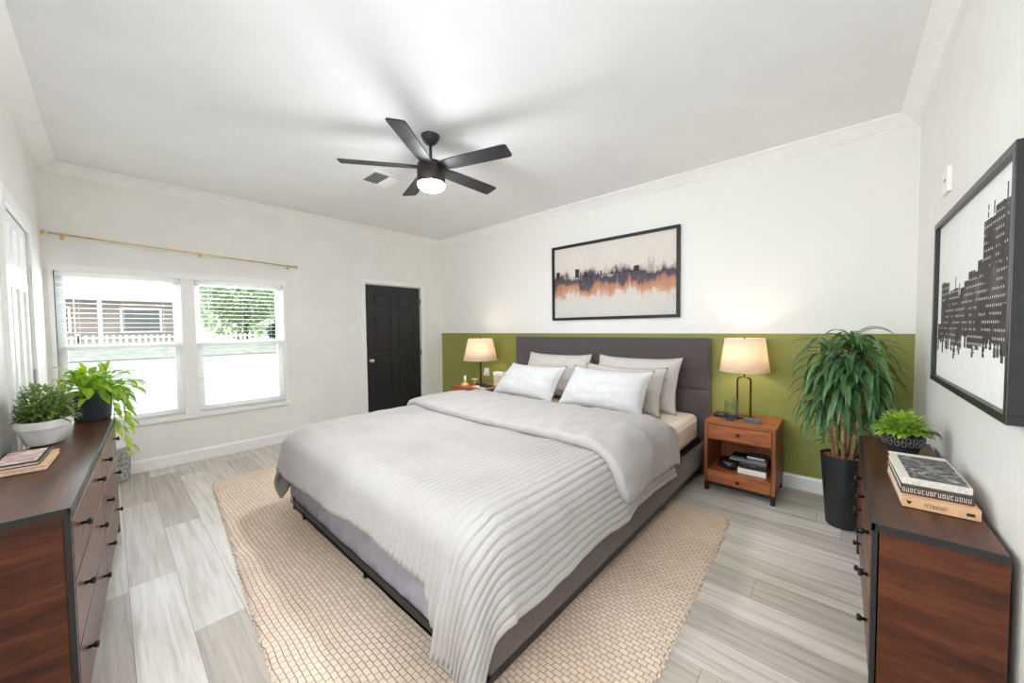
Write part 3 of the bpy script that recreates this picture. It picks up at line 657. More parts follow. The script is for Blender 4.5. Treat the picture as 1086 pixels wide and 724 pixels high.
m = MB().box(B(BX0)+0.03, B(BX1)-0.03, Y(BYF)+0.05, Y(-0.13), Z(0.262), Z(0.285))
m.build('slat_deck', 'black', bed)

mt = thing('mattress', 'thick white mattress, bare at the head of the bed', 'mattress', (3.04, -1.52, 0.286))
def matf(u, v):  # unused
    return (0, 0, 0)
m = MB().box(-0.985, 0.985, -1.385, 1.395, 0, 0.255, 0.07); mo = m.build('mattress_body', 'matt', mt, True, sharp=60)
for z in (0.06, 0.2):
    pts = []
    rr = 0.07
    for k in range(0, 41):
        ang = 2*pi*k/40; cx = 0.985-rr; cy = 1.39-rr
        pts.append(((cx if cos(ang) > 0 else -cx)+rr*1.0*cos(ang), (cy if sin(ang) > 0 else -cy)+rr*1.0*sin(ang), z))
    MB().tube(pts, 0.006, 6, cap=False).build('edge_piping', 'piping' if z < 0.1 else 'matt', mt, True)

def roll(d, r, am):
    if d <= 0: return d, 0.0
    if d < r*am: return r*sin(d/r), r*(1-cos(d/r))
    e = d-r*am; return r*sin(am)+e*cos(am), r*(1-cos(am))+e*sin(am)
def drape(s, t, xl, xr, yf, zt, r, am=radians(80)):
    """cloth point: s is distance across the bed (world x while flat), t along it (world y while flat)"""
    a = s-xr if s > xr else (xl-s if s < xl else 0.0); sg = 1 if s > xr else -1
    b = yf-t if (yf is not None and t < yf) else 0.0
    cx = min(max(s, xl), xr); cy = t if b == 0 else yf
    if a > 0 and b > 0:
        rho = hypot(a, b); ph = atan2(b, a); rho *= 1 + (0.08 if sg > 0 else 0.12)*sin(2*ph)**2; o, dz = roll(rho, r, am)
        o += 0.030*max(0, rho-0.22)/0.4*sin(ph*8+1.2)
        return Vector((cx+sg*o*cos(ph), cy-o*sin(ph), zt-dz)), Vector((sg*cos(ph), -sin(ph), 0.25)).normalized()
    if a > 0:
        o, dz = roll(a, r, am); o += 0.016*max(0, a-0.2)/0.3*sin(t*9+2*fbm(t*2, 3.1)); n = min(1, a/(r*am))
        return Vector((cx+sg*o, cy, zt-dz)), Vector((sg*sin(n*am), 0, cos(n*am)))
    if b > 0:
        o, dz = roll(b, r, am); o += 0.014*max(0, b-0.18)/0.3*sin(s*11+2*fbm(s*2, 7.7)); n = min(1, b/(r*am))
        return Vector((cx, cy-o, zt-dz)), Vector((0, -sin(n*am), cos(n*am)))
    return Vector((cx, cy, zt)), Vector((0, 0, 1))

# lilac-grey sheet hanging at the foot, beneath the quilt
m = MB()
def skf(u, v):
    x = 2.07+u*1.93; d = v*0.48; o, dz = roll(d, 0.05, radians(86)); wob = 0.024*fbm(x*5, d*7, 1)+0.030*fbm(x*11, d*14+x*8, 4)
    k = min(1, max(0, (d-0.06)/0.1))
    return (x + 0.01*fbm(d*9, x*6, 2)*k, -2.84-o+0.006-(0.6*wob+0.006)*k - 0.012*max(0, u-0.4)*k*sin(d*34+x*5), 0.566-dz)
m.grid(130, 40, skf)
tag(m.build('flat_sheet', 'skirt', smooth=True, solid=0.003), 'crumpled lilac grey sheet showing below the quilt at the bed foot', 'bed sheet')

# smooth sheet turned down at the head end
m = MB(); XL, XR = 2.14, 3.95
def shf(u, v):
    s = (XL-0.42) + u*((XR+0.37)-(XL-0.42)); ov = max(0, s-XR)/0.37
    th = -0.80-0.24*ov - 0.05*max(0, ov-0.6); tf = -1.58-0.12*ov; t = th + v*(tf-th)
    p, nn = drape(s, t, XL, XR, None, 0.585+0.085*min(1, max(0, (-t-0.85)/0.3))**1.5, 0.155)
    puff = 0.030*min(1, v/0.12)**0.5 + 0.014*fbm(s*2.5, t*2.5, 3) + 0.012*fbm(s*7, t*4, 9) + 0.007*fbm(s*16, t*8, 1) + 0.03*ov*fbm(t*8, s*2, 5)
    return p + nn*puff
m.grid(120, 36, shf)
tag(m.build('top_sheet', 'sheet', smooth=True, solid=0.006), 'smooth pale grey sheet turned down below the pillows, hanging at right side', 'bed sheet')

# ribbed quilt
QL, QR, QF, QZ, RR = 2.12, 3.955, -2.825, 0.648, 0.155
qt = thing('quilt', 'pale beige ribbed quilt spread over bed, top edge folded back', 'quilt', (3.04, -2.2, 0.60))
def qsurf(s, t):
    p, nn = drape(s, t, QL, QR, QF, QZ, RR)
    g = abs(((s/0.036) % 1)-0.5)*2           # 1 at seams
    groove = -0.0125*max(0, (g-0.55)/0.45)**1.5
    soft = 0.014*fbm(s*1.7, t*1.9, 2)+0.007*fbm(s*5, t*3.2, 6) + 0.006*fbm(s*1.5, t*11, 8)
    return p + nn*(groove + soft + 0.012), nn
SL, SR, T0, T1 = QL-0.47, QR+0.43, -1.16, QF-0.345
rows_t = [T0 + (T1-T0)*(k/92) for k in range(93)]
m = MB()
def qf(u, v):
    s = SL+u*(SR-SL); t = T0 + v*(T1-T0)
    if t < QF: t = QF + (t-QF)*(1 + 0.05*sin(s*3.1) + 0.55*(lambda k: k*k*(3-2*k))(min(1, max(0, (s-3.83)/0.14))))
    p, nn = qsurf(s, t); return p - Vector(qt.location)
m.grid(int((SR-SL)/0.006), 115, qf, uvf=lambda u, v: (SL+u*(SR-SL), T0+v*(T1-T0)))
m.build('ribbed_cover', 'quilt', qt, True, solid=0.010)
# folded-back band: a puffy roll lying on the quilt
m = MB(); TH = 0.062
def cf(u, v):
    s0, s1 = QL-0.36, QR+0.355; s = s0+u*(s1-s0); mid = (s-QL)/(QR-QL)
    tf = -1.90-0.12*max(0, mid)-0.05*sin(mid*4+0.5)-0.03*max(0, mid-0.8); th = -1.30-0.22*max(0, (s-3.4))
    k = max(0.0, (u-0.84)/0.16); c_ = (th+tf)/2 - 0.07*k; half = (th-tf)/2*sqrt(max(0.0, 1-0.8*k**3)) - TH*0.5
    hh_ = TH*(0.30+0.70*max(0.0, 1-abs(2*u-1)**26)**0.5)*(1+0.25*fbm(s*2.2, 4.4))
    if v < 0.22: a_ = -pi/2+pi*v/0.22; t = c_+half+0.8*hh_/2*cos(a_); o = hh_/2*(1+sin(a_))
    elif v > 0.78: a_ = pi/2-pi*(v-0.78)/0.22; t = c_-half-0.8*hh_/2*cos(a_); o = hh_/2*(1+sin(a_))
    else: q = (v-0.22)/0.56; t = c_+half-2*half*q; o = hh_*(1+0.12*sin(pi*q))
    p, nn = drape(s, t, QL, QR, None, QZ+0.008, RR)
    soft = (0.009*fbm(s*3, t*3, 12)+0.009*fbm(s*8, t*5, 15)+0.006*fbm(s*17, t*7, 2))*min(1, o/hh_)
    return p + nn*(o+soft) - Vector(qt.location)
m.grid(190, 50, cf); m.build('folded_band', 'sheet', qt, True)['label'] = 'smooth plain underside of the quilt'

# pillows
def pillow(name, label, loc, wd, ht, th, tilt, mat, rz=0.0, group='bed pillows', ears=0.02, taper=0.05, skew=0.03):
    p = thing(name, label, 'pillow', loc, rot=(tilt, 0, rz), group=group)
    m = MB(); n = 34; sd = random.random()*50
    def prof(u, v): return (max(0, 1-abs(u)**2.6)*max(0, 1-abs(v)**2.6))**0.5
    def pos(u, v, sg):
        x = u*wd/2*(1-0.035*(1-v*v)*abs(u)**3) + 0; z = v*ht/2*(1-0.05*(1-u*u)*abs(v)**3)
        k = (abs(u)*abs(v))**6; x = x*(1-taper*v) + skew*v; x += math.copysign(ears*k, u); z += math.copysign(ears*k, v)
        y = sg*th/2*prof(u, v) + 0.010*fbm(u*2.6+sd, v*2.6, sg)*prof(u, v)*1.2 + 0.005*fbm(u*7, v*7+sd, sg)*prof(u, v)
        return (x, y, z + ht/2)
    for sg in (-1, 1): m.grid(n, n, lambda a, b: pos(2*a-1, 2*b-1, sg))
    m.build('cushion', mat, p, True)
    pts = []
    for k in range(4):
        for q in range(12):
            t = 2*q/12-1; u, v = [(t, -1), (1, t), (-t, 1), (-1, -t)][k]; pts.append(pos(u, v, 0))
    pts.append(pts[0]); MB().tube(pts, 0.006, 6, cap=False).build('piping', 'piping', p, True)
    return p
pillow('pillow', 'front white pillow leaning at the right of the bed', (3.40, -0.84, 0.60), 0.80, 0.38, 0.26, radians(-20), 'pillow', radians(-2), taper=0.05, skew=0.04)
pillow('pillow', 'front white pillow leaning at the left of the bed', (2.505, -0.83, 0.60), 0.77, 0.37, 0.26, radians(-24), 'pillow', radians(-1), taper=0.08, skew=0.07)
pillow('pillow', 'middle pillow with taupe edges, between two right hand pillows', (3.41, -0.54, 0.565), 0.82, 0.41, 0.18, radians(-16), 'pillow2', radians(-1))
pillow('pillow', 'rear pale pillow against the headboard at right', (3.46, -0.345, 0.562), 0.86, 0.49, 0.18, radians(-14), 'pillow2', 0)
pillow('pillow', 'rear pale pillow against the headboard at left', (2.52, -0.37, 0.562), 0.88, 0.49, 0.19, radians(-15), 'pillow2', 0)

# ------------------------------------------------------------------ nightstands
ns = thing('nightstand', 'open wooden nightstand right of the bed, on a black base', 'nightstand', (4.41, -0.265, 0), group='nightstands beside the bed')
a, d = 0.24, 0.235
MB().box(-a, a, -d, d, 0.552, 0.575, 0.003).build('top', 'acacia', ns)
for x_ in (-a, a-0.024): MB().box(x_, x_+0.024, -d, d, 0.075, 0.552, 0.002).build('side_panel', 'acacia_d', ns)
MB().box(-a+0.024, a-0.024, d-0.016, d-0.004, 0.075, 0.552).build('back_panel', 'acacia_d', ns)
MB().box(-a+0.024, a-0.024, -d+0.02, d-0.016, 0.425, 0.437).build('drawer_divider', 'acacia', ns); MB().box(-a+0.024, a-0.024, -d+0.004, d-0.016, 0.155, 0.172).build('shelf', 'acacia', ns)
dw = MB().box(-a+0.027, a-0.027, -d, -d+0.022, 0.440, 0.547, 0.002).build('drawer', 'acacia', ns)
def knob_mesh(r=0.011): return MB().lathe([(0.0, 0), (r*0.5, 0), (r*0.45, 0.012), (r, 0.018), (r*0.95, 0.026), (0, 0.028)], 14, capb=False)
o = knob_mesh(0.012).build('knob', 'lampbrown', dw, True); o.location = (0, -d, 0.495); o.rotation_euler = (radians(90), 0, 0)
lo = MB().box(-a+0.027, a-0.027, -d, -d+0.022, 0.078, 0.158, 0.002).build('drawer', 'acacia', ns)
o = knob_mesh(0.012).build('knob', 'black', lo, True); o.location = (0, -d, 0.12); o.rotation_euler = (radians(90), 0, 0)
m = MB(); m.box(-a+0.015, a-0.015, -d+0.03, -d+0.05, 0.045, 0.075).box(-a+0.015, a-0.015, d-0.05, d-0.03, 0.045, 0.075).box(-a+0.004, -a+0.028, -d+0.01, d-0.01, 0.05, 0.075).box(a-0.028, a-0.004, -d+0.01, d-0.01, 0.05, 0.075); m.build('base_frame', 'black', ns)
for sx in (-1, 1):
    for sy in (-1, 1): MB().box(sx*(a-0.016)-0.014, sx*(a-0.016)+0.014, sy*(d-0.02)-0.016, sy*(d-0.02)+0.016, 0, 0.075, 0.002).build('leg', 'black', ns)
ns2 = copy_tree(ns); ns2.location = (1.37, -0.43, 0); ns2.scale = (1.25, 1.0, 1.0)
ns2['label'] = 'wooden nightstand left of the bed, mostly hidden behind the bedding'

# table lamps
def shade(parent, r0, r1, z0, z1):
    sh = MB(); n = 40
    sh.lathe([(r0, z0), (r1, z1)], n, capb=False); o = sh.build('lamp_shade', 'shade', parent, True, solid=0.002)
    MB().tube([(r1*cos(2*pi*k/24), r1*sin(2*pi*k/24), z1) for k in range(25)], 0.003, 6, cap=False).build('shade_ring', 'shade', o)
    m = MB().tube([(r0*cos(2*pi*k/24), r0*sin(2*pi*k/24), z0) for k in range(25)], 0.003, 6, cap=False)
    m.build('shade_ring', 'shade', o)
    MB().lathe([(0.0, z1-0.005), (0.006, z1-0.005), (0.006, z1+0.012), (0.0, z1+0.014)], 10, capb=False).build('finial', 'lampbrown', o)
lr = thing('table_lamp', 'lamp with white shade on open arched bronze stand, right nightstand', 'lamp', (4.40, -0.235, 0.575), group='bedside lamps')
MB().box(-0.08, 0.075, -0.055, 0.06, 0.0, 0.016, 0.003).build('base', 'lampbrown', lr)
arc = [(-0.047, 0, 0.014), (-0.047, 0, 0.32)] + [(-0.047*cos(t), 0, 0.325+0.022*sin(t)) for t in (0.5, 1.0, pi/2, pi-1.0, pi-0.5)] + [(0.047, 0, 0.32), (0.047, 0, 0.014)]
MB().tube(arc, 0.0075, 8).build('arched_stand', 'lampbrown', lr, True, sharp=60)
MB().tube([(0, 0, 0.345), (0, 0, 0.44)], 0.007, 8).build('stem', 'lampbrown', lr)
MB().lathe([(0.0, 0.43), (0.02, 0.44), (0.032, 0.47), (0.03, 0.5), (0.0, 0.525)], 18, capb=False).build('bulb', 'bulb', lr, True)
shade(lr, 0.178, 0.143, 0.395, 0.665)
lamp('lamp_light_right', 'POINT', (4.40, -0.235, 1.08), LAMP_E, (1.0, 0.85, 0.66), radius=0.05)
ll = thing('table_lamp', 'lamp with white shade on slim bronze rod, left nightstand', 'lamp', (1.315, -0.345, 0.575), group='bedside lamps')
MB().lathe([(0.0, 0.0), (0.075, 0), (0.075, 0.012), (0.02, 0.02), (0.0, 0.022)], 24, capb=False).build('base', 'lampbrown', ll, True, sharp=40)
MB().tube([(0, 0, 0.015), (0, 0, 0.44)], 0.013, 10).build('stem', 'lampbrown', ll, True, sharp=50)
MB().lathe([(0.0, 0.43), (0.02, 0.44), (0.032, 0.47), (0.03, 0.5), (0.0, 0.525)], 18, capb=False).build('bulb', 'bulb', ll, True)
shade(ll, 0.235, 0.165, 0.34, 0.63)
lamp('lamp_light_left', 'POINT', (1.315, -0.345, 1.06), LAMP_E, (1.0, 0.86, 0.68), radius=0.05)

# things on and in the right nightstand
zt = 0.575
o = MB().box(-0.055, 0.055, -0.038, 0.038, 0, 0.03, 0.006).box(-0.04, 0.04, -0.028, 0.028, 0.029, 0.033, 0.002).build('alarm_clock', 'plastic_k', None, True, sharp=40); o.location = (4.245, -0.275, zt); tag(o, 'small black box clock at left of right nightstand', 'clock')
v = thing('glass_vase', 'square smoky glass vase with green sprig on right nightstand', 'vase', (4.335, -0.352, zt))
m = MB(); t_ = 0.045
for (p0, p1, q0, q1) in ((-t_, t_, -t_, -t_+0.004), (-t_, t_, t_-0.004, t_), (-t_, -t_+0.004, -t_+0.004, t_-0.004), (t_-0.004, t_, -t_+0.004, t_-0.004)): m.box(p0, p1, q0, q1, 0.0, 0.16)
m.box(-t_, t_, -t_, t_, 0, 0.01); m.build('glass_body', 'vase', v)
MB().box(-t_+0.006, t_-0.006, -t_+0.006, t_-0.006, 0.011, 0.05, 0.004).build('pebbles', 'plastic_k', v)
m = MB().tube([(0, 0, 0.05), (0.005, 0.0, 0.12), (0.02, 0.004, 0.2)], 0.002, 5)
for k in range(9): m.leaf((0.004+0.0015*k, 0, 0.085+0.012*k), (cos(k*2.2), sin(k*2.2), 0.6), 0.05, 0.02, 0.5, 3)
m.build('sprig', 'leaf_drac', v)
def book(name, label, loc, rz, wx, wy, h, cover, spine_side=-1, group=None, extra=None):
    """lying book: spine along local -Y edge"""
    t = thing(name, label, 'book', loc, rz, group)
    c = 0.003; m = MB(); m.box(-wx/2, wx/2, -wy/2, wy/2, 0, c, 0.001).box(-wx/2, wx/2, -wy/2, wy/2, h-c, h, 0.001).box(-wx/2, wx/2, -wy/2, -wy/2+0.004, c*0.5, h-c*0.5, 0.001)
    m.build('cover', cover, t); MB().box(-wx/2+0.004, wx/2-0.004, -wy/2+0.004, wy/2-0.004, c, h-c).build('pages', 'paper', t)
    return t
bk = book('book', 'dark grey book lying under the lamp on right nightstand', (4.478, -0.345, zt), radians(4), 0.12, 0.085, 0.03, 'ventdark')
# niche contents
zs = 0.172
o = MB().lathe([(0.0, 0), (0.06, 0), (0.082, 0.012), (0.088, 0.035), (0.08, 0.062), (0.06, 0.075), (0.0, 0.078)], 28, capb=False).build('black_speaker', 'plastic_k', None, True); o.location = (4.325, -0.335, zs); tag(o, 'round black speaker inside right nightstand, left of the white box', 'speaker')
g = thing('media_box', 'white fronted flat box at the bottom of right nightstand niche', 'box', (4.49, -0.345, zs))
MB().box(-0.095, 0.095, -0.08, 0.08, 0, 0.042, 0.003).build('case', 'plastic_w', g)
g = thing('cable_box', 'black device stacked on the white box inside right nightstand', 'device', (4.495, -0.33, zs+0.042))
MB().box(-0.09, 0.09, -0.085, 0.085, 0, 0.045, 0.004).build('case', 'plastic_k', g); MB().box(-0.02, 0.02, -0.0865, -0.0845, 0.025, 0.031).build('display', 'steel', g)
g = thing('tape_recorder', 'flat grey recorder topmost of the stack inside right nightstand', 'device', (4.46, -0.325, zs+0.087))
MB().box(-0.125, 0.125, -0.08, 0.08, 0, 0.022, 0.004).build('base_case', 'greyplastic', g); MB().box(-0.12, -0.02, -0.07, 0.07, 0.021, 0.032, 0.003).build('keypad', 'plastic_k', g); MB().box(-0.01, 0.115, -0.07, 0.07, 0.021, 0.05, 0.006).build('lid', 'steel', g)

# things on the left nightstand
t = thing('wooden_figurine', 'pale turned wooden figure at left of left nightstand', 'figurine', (1.20, -0.53, zt))
MB().lathe([(0.0, 0), (0.055, 0), (0.057, 0.012), (0.045, 0.03), (0.02, 0.042), (0.0, 0.044)], 20, capb=False).build('base', 'palewood', t, True, sharp=50)
MB().lathe([(0.0, 0.04), (0.019, 0.042), (0.016, 0.08), (0.014, 0.12), (0.009, 0.135), (0.0, 0.138)], 16, capb=False).build('body', 'white_ceramic', t, True)
t = thing('small_bowl', 'small cream footed bowl beside the left lamp rod', 'bowl', (1.19, -0.345, zt))
MB().lathe([(0.0, 0), (0.022, 0), (0.014, 0.02), (0.02, 0.04), (0.048, 0.062), (0.05, 0.07), (0.0, 0.06)], 20, capb=False).build('bowl_body', 'cream', t, True)
t = thing('tray', 'small dark tray on a white booklet at front of left nightstand', 'tray', (1.55, -0.47, zt+0.006), radians(-6))
m = MB().box(-0.075, 0.075, -0.055, 0.055, 0, 0.005).box(-0.075, 0.075, -0.055, -0.05, 0.004, 0.022).box(-0.075, 0.075, 0.05, 0.055, 0.004, 0.022).box(-0.075, -0.07, -0.055, 0.055, 0.004, 0.022).box(0.07, 0.075, -0.055, 0.055, 0.004, 0.022); m.build('tray_body', 'navy', t)
t = thing('booklet', 'thin white booklet lying under the dark tray on left nightstand', 'booklet', (1.50, -0.49, zt), radians(-6)); MB().box(-0.14, 0.14, -0.075, 0.075, 0, 0.006, 0.001).build('pages', 'paper', t)
t = thing('storage_box', 'cream box with pale lid between left lamp and headboard', 'box', (1.60, -0.255, zt))
MB().box(-0.085, 0.085, -0.04, 0.04, 0.0, 0.145, 0.004).build('box_body', 'cream', t); MB().box(-0.089, 0.089, -0.044, 0.044, 0.14, 0.185, 0.005).build('lid', 'mat_w', t)

# ------------------------------------------------------------------ dressers
def dresser(name, label, loc, rz, length, depth, height, ncol, mat_kit, group, z0=0.05):
    """front faces local -Y, front edge on y=0, body runs to +Y, x from 0 to length"""
    t = thing(name, label, 'dresser', loc, rz, group); e = 0.004
    MB().box(0, length, 0.0, depth, height-0.022, height-0.002, 0.002).build('top', 'walnut_t', t)
    m = MB(); m.box(-0.003, length+0.003, -0.003, 0.006, height-0.024, height).box(-0.003, 0.006, -0.003, depth, height-0.024, height+0.0002).box(length-0.006, length+0.003, -0.003, depth, height-0.024, height+0.0002); m.build('edge_band', 'blackedge', t)
    for xx in (0.0, length-0.018): MB().box(xx, xx+0.018, 0.012, depth, z0, height-0.022).build('side_panel', 'walnut_v', t)
    m = MB()
    for xx in (0.0, length-0.02): m.box(xx, xx+0.02, -0.001, 0.016, 0.0, height-0.022)
    m.box(0.02, length-0.02, 0.008, 0.018, z0, height-0.022)  # black sheet added behind the drawers, stands in for shade in their gaps
    m.build('front_frame_gap_backing', 'blackedge', t)
    MB().box(0.018, length-0.018, 0.03, depth, z0, z0+0.02).box(0.018, length-0.018, depth-0.01, depth, z0, height-0.022).build('carcass', 'walnut', t)
    for xx in (0.02, length-0.05):
        for yy in (0.02, depth-0.05): MB().box(xx, xx+0.03, yy, yy+0.03, 0, z0, 0.002).build('leg', 'black', t)
    e = 0.0055; cw = (length-0.04)/ncol; zz = [z0+0.024, z0+0.024+(height-z0-0.07)*0.36, z0+0.024+(height-z0-0.07)*0.70, height-0.044]
    for c_ in range(ncol):
        for r in range(3):
            xa, xb = 0.02+c_*cw+e, 0.02+(c_+1)*cw-e; d = MB().box(xa, xb, -0.002, 0.0075, zz[r]+e, zz[r+1]-e, 0.0012).build('drawer', 'walnut', t)
            for kx in (xa+(xb-xa)*0.2, xa+(xb-xa)*0.8):
                o = knob_mesh(0.012).build('knob', 'black', d, True); o.location = (kx, -0.002, (zz[r]+zz[r+1])/2+0.02); o.rotation_euler = (radians(90), 0, 0)
    return t
RDX, RDH = 5.083, 0.70
# right dresser: front faces -x; local x runs along world -y
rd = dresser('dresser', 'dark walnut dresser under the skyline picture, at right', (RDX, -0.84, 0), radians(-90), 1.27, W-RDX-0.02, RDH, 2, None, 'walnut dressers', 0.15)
ang = radians(176.553)
ldl = 1.83
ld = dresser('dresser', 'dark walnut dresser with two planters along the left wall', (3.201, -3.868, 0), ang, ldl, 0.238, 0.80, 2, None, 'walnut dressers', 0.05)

# ------------------------------------------------------------------ plants
def leaves_ball(m, c, r, n, ln, wd, rz=0.8, low=-0.2, droop=0.8, seg=4, mi=0):
    for _ in range(n):
        a = random.uniform(0, 2*pi); el = random.uniform(low, 1.0); d = Vector((cos(a)*sqrt(max(0, 1-el*el)), sin(a)*sqrt(max(0, 1-el*el)), el*rz)); q = random.uniform(0.15, 0.85)
        m.leaf(Vector(c)+Vector((d.x*r*q, d.y*r*q, d.z*r*q)), d+Vector((random.uniform(-0.3, 0.3), random.uniform(-0.3, 0.3), 0.2)), ln*random.uniform(0.7, 1.25), wd*random.uniform(0.8, 1.2), droop, seg, mi=mi)
dp = thing('potted_dracaena', 'tall dracaena with drooping leaves in a black floor planter', 'plant', (5.015, -0.45, 0))
dp.location = (5.02, -0.495, 0)
MB().lathe([(0.0, 0.0), (0.082, 0.0), (0.088, 0.01), (0.118, 0.44), (0.122, 0.47), (0.122, 0.478), (0.114, 0.478), (0.110, 0.44), (0.0, 0.44)], 40, capb=False).build('pot', 'blackpot', dp, True, sharp=40)
m = MB().lathe([(0.111, 0.443), (0.08, 0.458), (0.0, 0.462)], 30, capb=False)
for _ in range(150):
    a, r = random.uniform(0, 2*pi), 0.104*sqrt(random.random()); s_ = random.uniform(0.006, 0.013)
    m.box(-s_, s_, -s_*0.5, s_*0.5, -0.003, 0.004, mat=Matrix.Translation((r*cos(a), r*sin(a), 0.462)) @ Matrix.Rotation(random.uniform(0, 6), 4, 'Z') @ Matrix.Rotation(random.uniform(-0.6, 0.6), 4, 'X'))
m.build('bark_mulch', 'mulch', dp)
canes = [((-0.03, 0.0), (-0.09, 0.0), 1.19), ((0.02, 0.02), (0.03, 0.06), 1.23), ((0.0, -0.04), (-0.02, -0.07), 1.08), ((0.035, -0.03), (0.10, -0.02), 1.17), ((-0.05, 0.03), (-0.12, 0.03), 0.98), ((0.05, 0.02), (0.12, 0.06), 0.98), ((0.01, 0.0), (0.03, -0.03), 1.22)]
fol = MB()
for (bx_, by_), (tx, ty), h_ in canes:
    MB().tube([(bx_, by_, 0.44), ((bx_+tx)/2+random.uniform(-0.012, 0.012), (by_+ty)/2, 0.44+(h_-0.44)*0.5), (tx, ty, h_)], [0.012, 0.011, 0.009], 8).build('cane', 'cane', dp, True)
    for q in range(46):
        a = q*2.39996+random.uniform(-0.2, 0.2); k = q/45; el = 1.25-1.45*k; zz_ = h_+0.02-0.26*k
        d = Vector((cos(a)*cos(el), sin(a)*cos(el), sin(el)))
        fol.leaf((tx+d.x*0.012, ty+d.y*0.012, zz_), d, random.uniform(0.21, 0.29), random.uniform(0.030, 0.042), random.uniform(2.2, 3.4), 8, 0.3, shape=lambda t: (min(1, 0.35+t*2.2) if t < 0.4 else max(0.02, (1-(t-0.4)/0.6)**0.75)))
for q in range(26):
    a = random.uniform(0, 2*pi); fol.leaf((0.07*cos(a), 0.07*sin(a), random.uniform(0.5, 0.75)), (cos(a), sin(a), 0.9), random.uniform(0.12, 0.22), 0.022, 1.8, 6, 0.3)
# keep leaves inside the room corner
wx, wy = W-0.03-dp.location.x, -0.03-dp.location.y
fol.v = [(min(x, wx), min(y, wy), z) for x, y, z in fol.v]
fol.build('foliage', 'leaf_drac', dp, True)

hp = thing('potted_herb', 'bright green bushy plant in black carved bowl on right dresser', 'plant', (5.226, -1.175, RDH))
prof = [(0.0, 0), (0.044, 0), (0.05, 0.012), (0.066, 0.065), (0.074, 0.1), (0.078, 0.112), (0.071, 0.115), (0.067, 0.1), (0.0, 0.096)]
MB().lathe(prof, 36, capb=False).build('pot', 'blackpot', hp, True, sharp=45)
m = MB()
for k in range(18):
    for j in range(2):
        a = 2*pi*(k+0.5*j)/18; r = 0.0685+0.005*j; z = 0.072+0.022*j
        pts = [(r*cos(a+0.12*cos(t)), r*sin(a+0.12*cos(t)), z+0.010*sin(t)) for t in [2*pi*q/8 for q in range(9)]]
        m.tube([(p[0]*1.02, p[1]*1.02, p[2]) for p in pts], 0.0022, 5, cap=False)
m.build('carved_rings', 'steel', hp, True)
MB().lathe([(0.068, 0.1), (0.04, 0.108), (0.0, 0.11)], 20, capb=False).build('soil', 'soil', hp)
m = MB(); leaves_ball(m, (0, 0, 0.128), 0.112, 620, 0.030, 0.017, 0.92, -0.12, 0.9, 3); m.v = [(x, min(y, 0.126), z) for x, y, z in m.v]; m.build('foliage', 'leaf_fern', hp, True)
m = MB()
for k in range(12): m.leaf((0.03*cos(k), 0.04, 0.12), (0.2*cos(k*1.7), 0.9, 0.8), 0.13, 0.010, 1.6, 6)
m.v = [(x, min(y, 0.12), z) for x, y, z in m.v]
m.build('dark_fronds', 'leaf_dark', hp, True)['label'] = 'thin dark fronds at the wall side'
hp.rotation_euler = (0, 0, radians(-90))

# books on right dresser (spines face the camera, -y)
b1 = book('book', 'thick peach cloth book at the bottom of the pile on right dresser', (5.250, -1.675, RDH+0.0005), radians(1.5), 0.178, 0.42, 0.037, 'tan', group=None)
m = MB(); rnd = random.Random(5)
def glyphs(m, x0, x1, z, h, y, n, rnd, gap=0.35):
    w_ = (x1-x0)/n
    for k in range(n):
        xa = x0+k*w_; k2 = rnd.randrange(4)
        m.box(xa, xa+w_*0.16, y-0.0006, y, z, z+h)
        if k2 != 1: m.box(xa, xa+w_*0.62, y-0.0006, y, z+h*0.84, z+h)
        if k2 != 2: m.box(xa, xa+w_*0.62, y-0.0006, y, z, z+h*0.16)
        if k2 % 2: m.box(xa+w_*0.5, xa+w_*0.66, y-0.0006, y, z, z+h)
glyphs(m, -0.035, 0.02, 0.012, 0.011, -0.2103, 9, rnd)
m.prism([(-0.08, 0.024), (-0.064, 0.022), (-0.072, 0.010)], 1, -0.2109, -0.2103); m.box(0.058, 0.076, -0.2109, -0.2103, 0.011, 0.021)
m.build('spine_marks', 'ink', b1)
b2 = book('book', 'brown book with pale spine lettering, middle of right dresser pile', (5.246, -1.66, RDH+0.038), radians(1.5), 0.170, 0.39, 0.027, 'brownbook')
m = MB(); glyphs(m, -0.082, 0.08, 0.007, 0.015, -0.1953, 17, rnd); m.build('spine_marks', 'lightmark', b2)
b3 = book('book', 'large photo book with black and white cover, topmost on right dresser', (5.246, -1.65, RDH+0.0655), radians(2), 0.166, 0.36, 0.024, 'paper')
def covermat():
    s = NT('photo_cover'); uv = s.coord('UV'); mp = s.n('ShaderNodeMapping'); mp.inputs['Scale'].default_value = (3, 4, 1); mp.inputs['Rotation'].default_value = (0, 0, 0.6); s.l(uv, mp.inputs[0])
    no = s.n('ShaderNodeTexNoise', Scale=1.3, Detail=4.0, Distortion=1.6); s.l(mp.outputs[0], no.inputs['Vector'])
    s.l(s.ramp(no.outputs[0], [(0.3, (34, 34, 34)), (0.48, (84, 84, 84)), (0.56, (130, 130, 130)), (0.68, (206, 206, 206))]), s.b.inputs['Base Color']); s.set(Roughness=0.45); return s.m
M['photocover'] = covermat()
MB().grid(1, 1, lambda u, v: (-0.062+0.140*u, -0.176+0.31*v, 0.0246), uvf=lambda u, v: (u, v*2.2)).build('cover_photo', 'photocover', b3)

